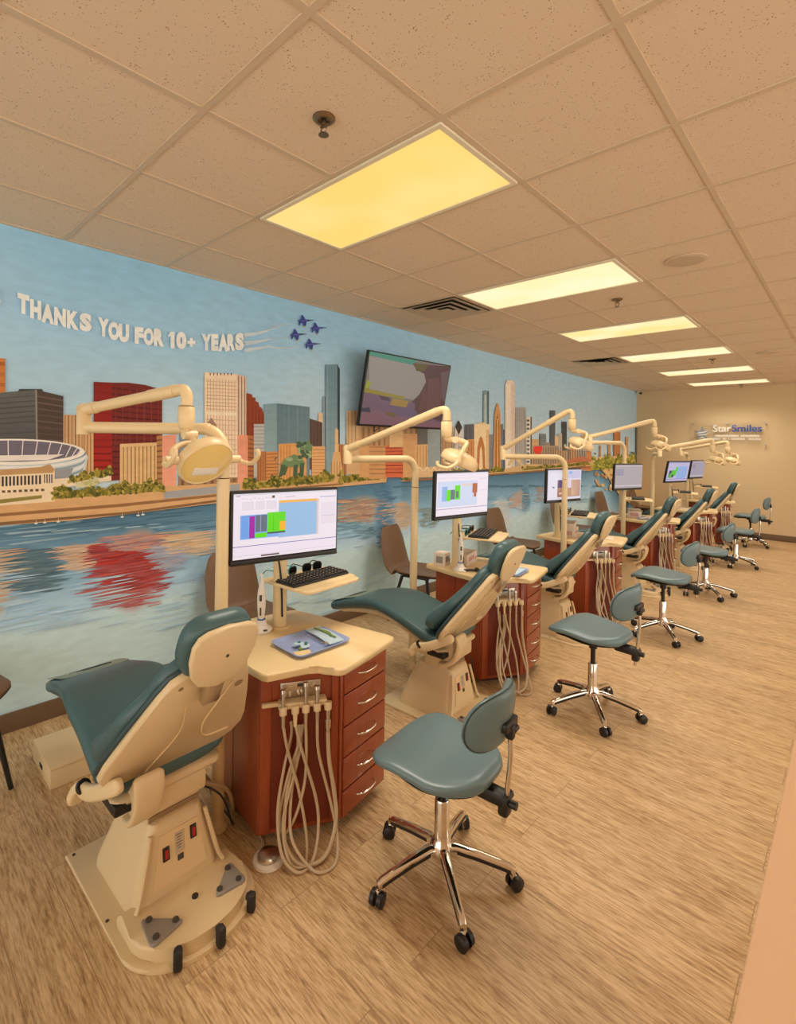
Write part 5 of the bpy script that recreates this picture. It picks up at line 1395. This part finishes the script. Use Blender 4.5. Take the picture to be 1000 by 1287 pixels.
# too small to read in the photograph: two lines of short bars
random.seed(4)
for row, (z, x1) in enumerate(((-.035, .50), (-.095, .50))):
    b = B(); x = -.225
    while x < x1:
        w = random.choice([.012, .016, .02, .01])
        h = random.choice([.036, .036, .03])
        if random.random() > .12: b.box((x + w / 2, -.048, z + h / 2 - .018), (w, .006, h))
        x += w + .008
    b.fin('small_lettering', 'silver', sg)

b = B(); b.box((0, 0, 0), (.06, .10, .05), .008)
sc = b.fin('security_camera', 'white'); sc.location = (.07, 11.60, 2.83)
b = B(); b.cyl((.02, -.03, -.005), (.06, -.055, -.02), .022, n=16); b.fin('camera_lens', 'black', sc)
b = B(); b.cyl((0, 0, .02), (0, 0, HC - 2.83 - .003), .016, n=12); b.fin('camera_mount', 'white', sc)
tag(sc, 'small white security camera in the far corner under the ceiling', 'camera')

# ------------------------------------------------------------------ ceiling fittings
def ceil_light(k, m, label):
    y0 = GY + GT * (1 + 3 * k); x0, x1 = GX - 2 * GT, GX
    t = thing('ceiling_light', ((x0 + x1) / 2, y0 + GT / 2, HC - .006), label, 'ceiling light', 'ceiling light panels in a row')
    w, l = 2 * GT - .03, GT - .03
    b = B()
    for s in (-1, 1):
        b.box((s * (w / 2 - .011), 0, -.002), (.022, l, .012)); b.box((0, s * (l / 2 - .011), -.002), (w - .0445, .022, .012))
    b.fin('frame', 'diff_rim', t)
    b = B(); b.box((0, 0, .0), (w - .044, l - .044, .006)); b.fin('diffuser', m, t)
    return t
for k, m in enumerate(['panelY', 'panelC', 'panelYC', 'panelC', 'panelC', 'panelC']):
    ceil_light(k, m, ['nearest glowing yellow ceiling panel, the largest one', 'second glowing ceiling panel, beside the square air vent near the television', 'third glowing ceiling panel, yellow at its left end', 'fourth glowing ceiling panel, beside the far air vent', 'fifth glowing ceiling panel, second from the far wall', 'sixth glowing ceiling panel, touching the far wall'][k])
def vent(x, y, label):
    t = thing('air_vent', (x, y, HC - .004), label, 'air vent', 'square ceiling air vents')
    b = B(); b.box((0, 0, .001), (.58, .58, .006)); b.fin('back_plate', 'gap_shade', t)  # flat dark plate painted as the shaded opening behind the louvres
    for i, h in enumerate((.278, .198, .122)):
        b = B()
        for a in range(4):
            q = Matrix.Rotation(a * PI / 2, 3, 'Z')
            ring = lambda r, z: [q @ V((r, -r, z)), q @ V((r, r, z))]
            A_, B_ = ring(h, -.017), ring(h - .058, -.004)
            b.quad(A_[0], A_[1], B_[1], B_[0]); b.quad(*[p + V((0, 0, .004)) for p in (B_[0], B_[1], A_[1], A_[0])])
        b.fin('louvre', 'slat', t)
    b = B()
    for s in (-1, 1):
        b.box((s * .288, 0, -.004), (.02, .596, .006)); b.box((0, s * .288, -.004), (.555, .02, .006))
    b.fin('frame', 'slat', t)
    b = B(); b.box((0, 0, -.014), (.08, .08, .004)); b.fin('centre_plate', 'slat', t)
vent(.83, GY + GT * 4.5, 'large square air vent beside the second ceiling panel')
vent(.83, GY + GT * 10.5, 'far square air vent beside the fourth ceiling panel')
def sprinkler(x, y, label):
    t = thing('sprinkler', (x, y, HC - .001), label, 'sprinkler', 'ceiling sprinkler heads')
    b = B(); b.lathe([(.042, 0), (.042, -.004), (.032, -.012), (.022, -.012), (.02, -.004), (0, -.004)], n=28); b.fin('escutcheon', 'brass', t)
    b = B(); b.cyl((0, 0, -.002), (0, 0, -.03), .010, n=12); b.tube([(-.012, 0, -.03), (-.014, 0, -.045), (0, 0, -.060)], .0028, n=6); b.tube([(.012, 0, -.03), (.014, 0, -.045), (0, 0, -.060)], .0028, n=6); b.box((0, 0, -.03), (.03, .01, .006)); b.fin('frame_arms', 'brass', t)
    b = B(); b.cyl((0, 0, -.060), (0, 0, -.063), .018, .020, 16); b.fin('deflector', 'brass', t)
sprinkler(2.03, 1.182, 'nearest brass sprinkler head, above the first glowing panel')
sprinkler(2.04, 4.263, 'second sprinkler head, between the second and third glowing panels')
sprinkler(2.04, 7.94, 'third sprinkler head, between the fourth and fifth glowing panels')
sprinkler(1.87, 11.45, 'farthest sprinkler head, just before the far wall')
def speaker(x, y, label):
    t = thing('ceiling_speaker', (x, y, HC - .001), label, 'ceiling speaker', 'round ceiling speakers')
    b = B(); b.lathe([(.118, 0), (.118, -.006), (.108, -.010), (.100, -.008), (0, -.006)], n=36); b.fin('rim', 'grid', t)
    b = B(); b.lathe([(.100, -.006), (.095, -.011), (0, -.012)], n=36); b.fin('grille', 'slat', t)
speaker(2.66, 3.64, 'round ceiling speaker right of the second glowing panel')
speaker(2.64, 7.81, 'far round ceiling speaker right of the fourth glowing panel')

# ------------------------------------------------------------------ counter beside the camera
t = thing('counter', (3.65, .55, 0), 'peach counter top cut off by the bottom right corner of the picture', 'counter')
b = B(); b.box((0, 0, 1.07), (.55, 2.9, .04), .004); b.fin('counter_top', 'ledge', t)
b = B(); b.box((.03, 0, .525), (.44, 2.8, 1.05), .002); b.fin('counter_body', 'ledge', t)

# ------------------------------------------------------------------ light
w = bpy.data.worlds.new('world'); SC.world = w; w.use_nodes = True
bg = w.node_tree.nodes['Background']
bg.inputs[0].default_value = (1.0, 0.92, 0.80, 1)
bg.inputs[1].default_value = 2.15
def area(name, loc, sx, sy, power, col, spread=None, rot=(0, 0, 0)):
    l = bpy.data.lights.new(name, 'AREA'); l.shape = 'RECTANGLE'; l.size = sx; l.size_y = sy
    l.energy = power; l.color = col
    if spread: l.spread = math.radians(spread)
    o = bpy.data.objects.new(name, l); COL.objects.link(o); o.location = loc; o.rotation_euler = rot
    return o
for k in range(6):
    area('panel_lamp', (GX - GT, GY + GT * (1.5 + 3 * k), HC - .02), 1.12, .52, 16, (1.0, .91, .77), 124)
SC.view_settings.view_transform = 'Standard'
SC.view_settings.look = 'None'
SC.view_settings.exposure = 0.0
SC.view_settings.gamma = 1.0
SC.view_settings.use_curve_mapping = False
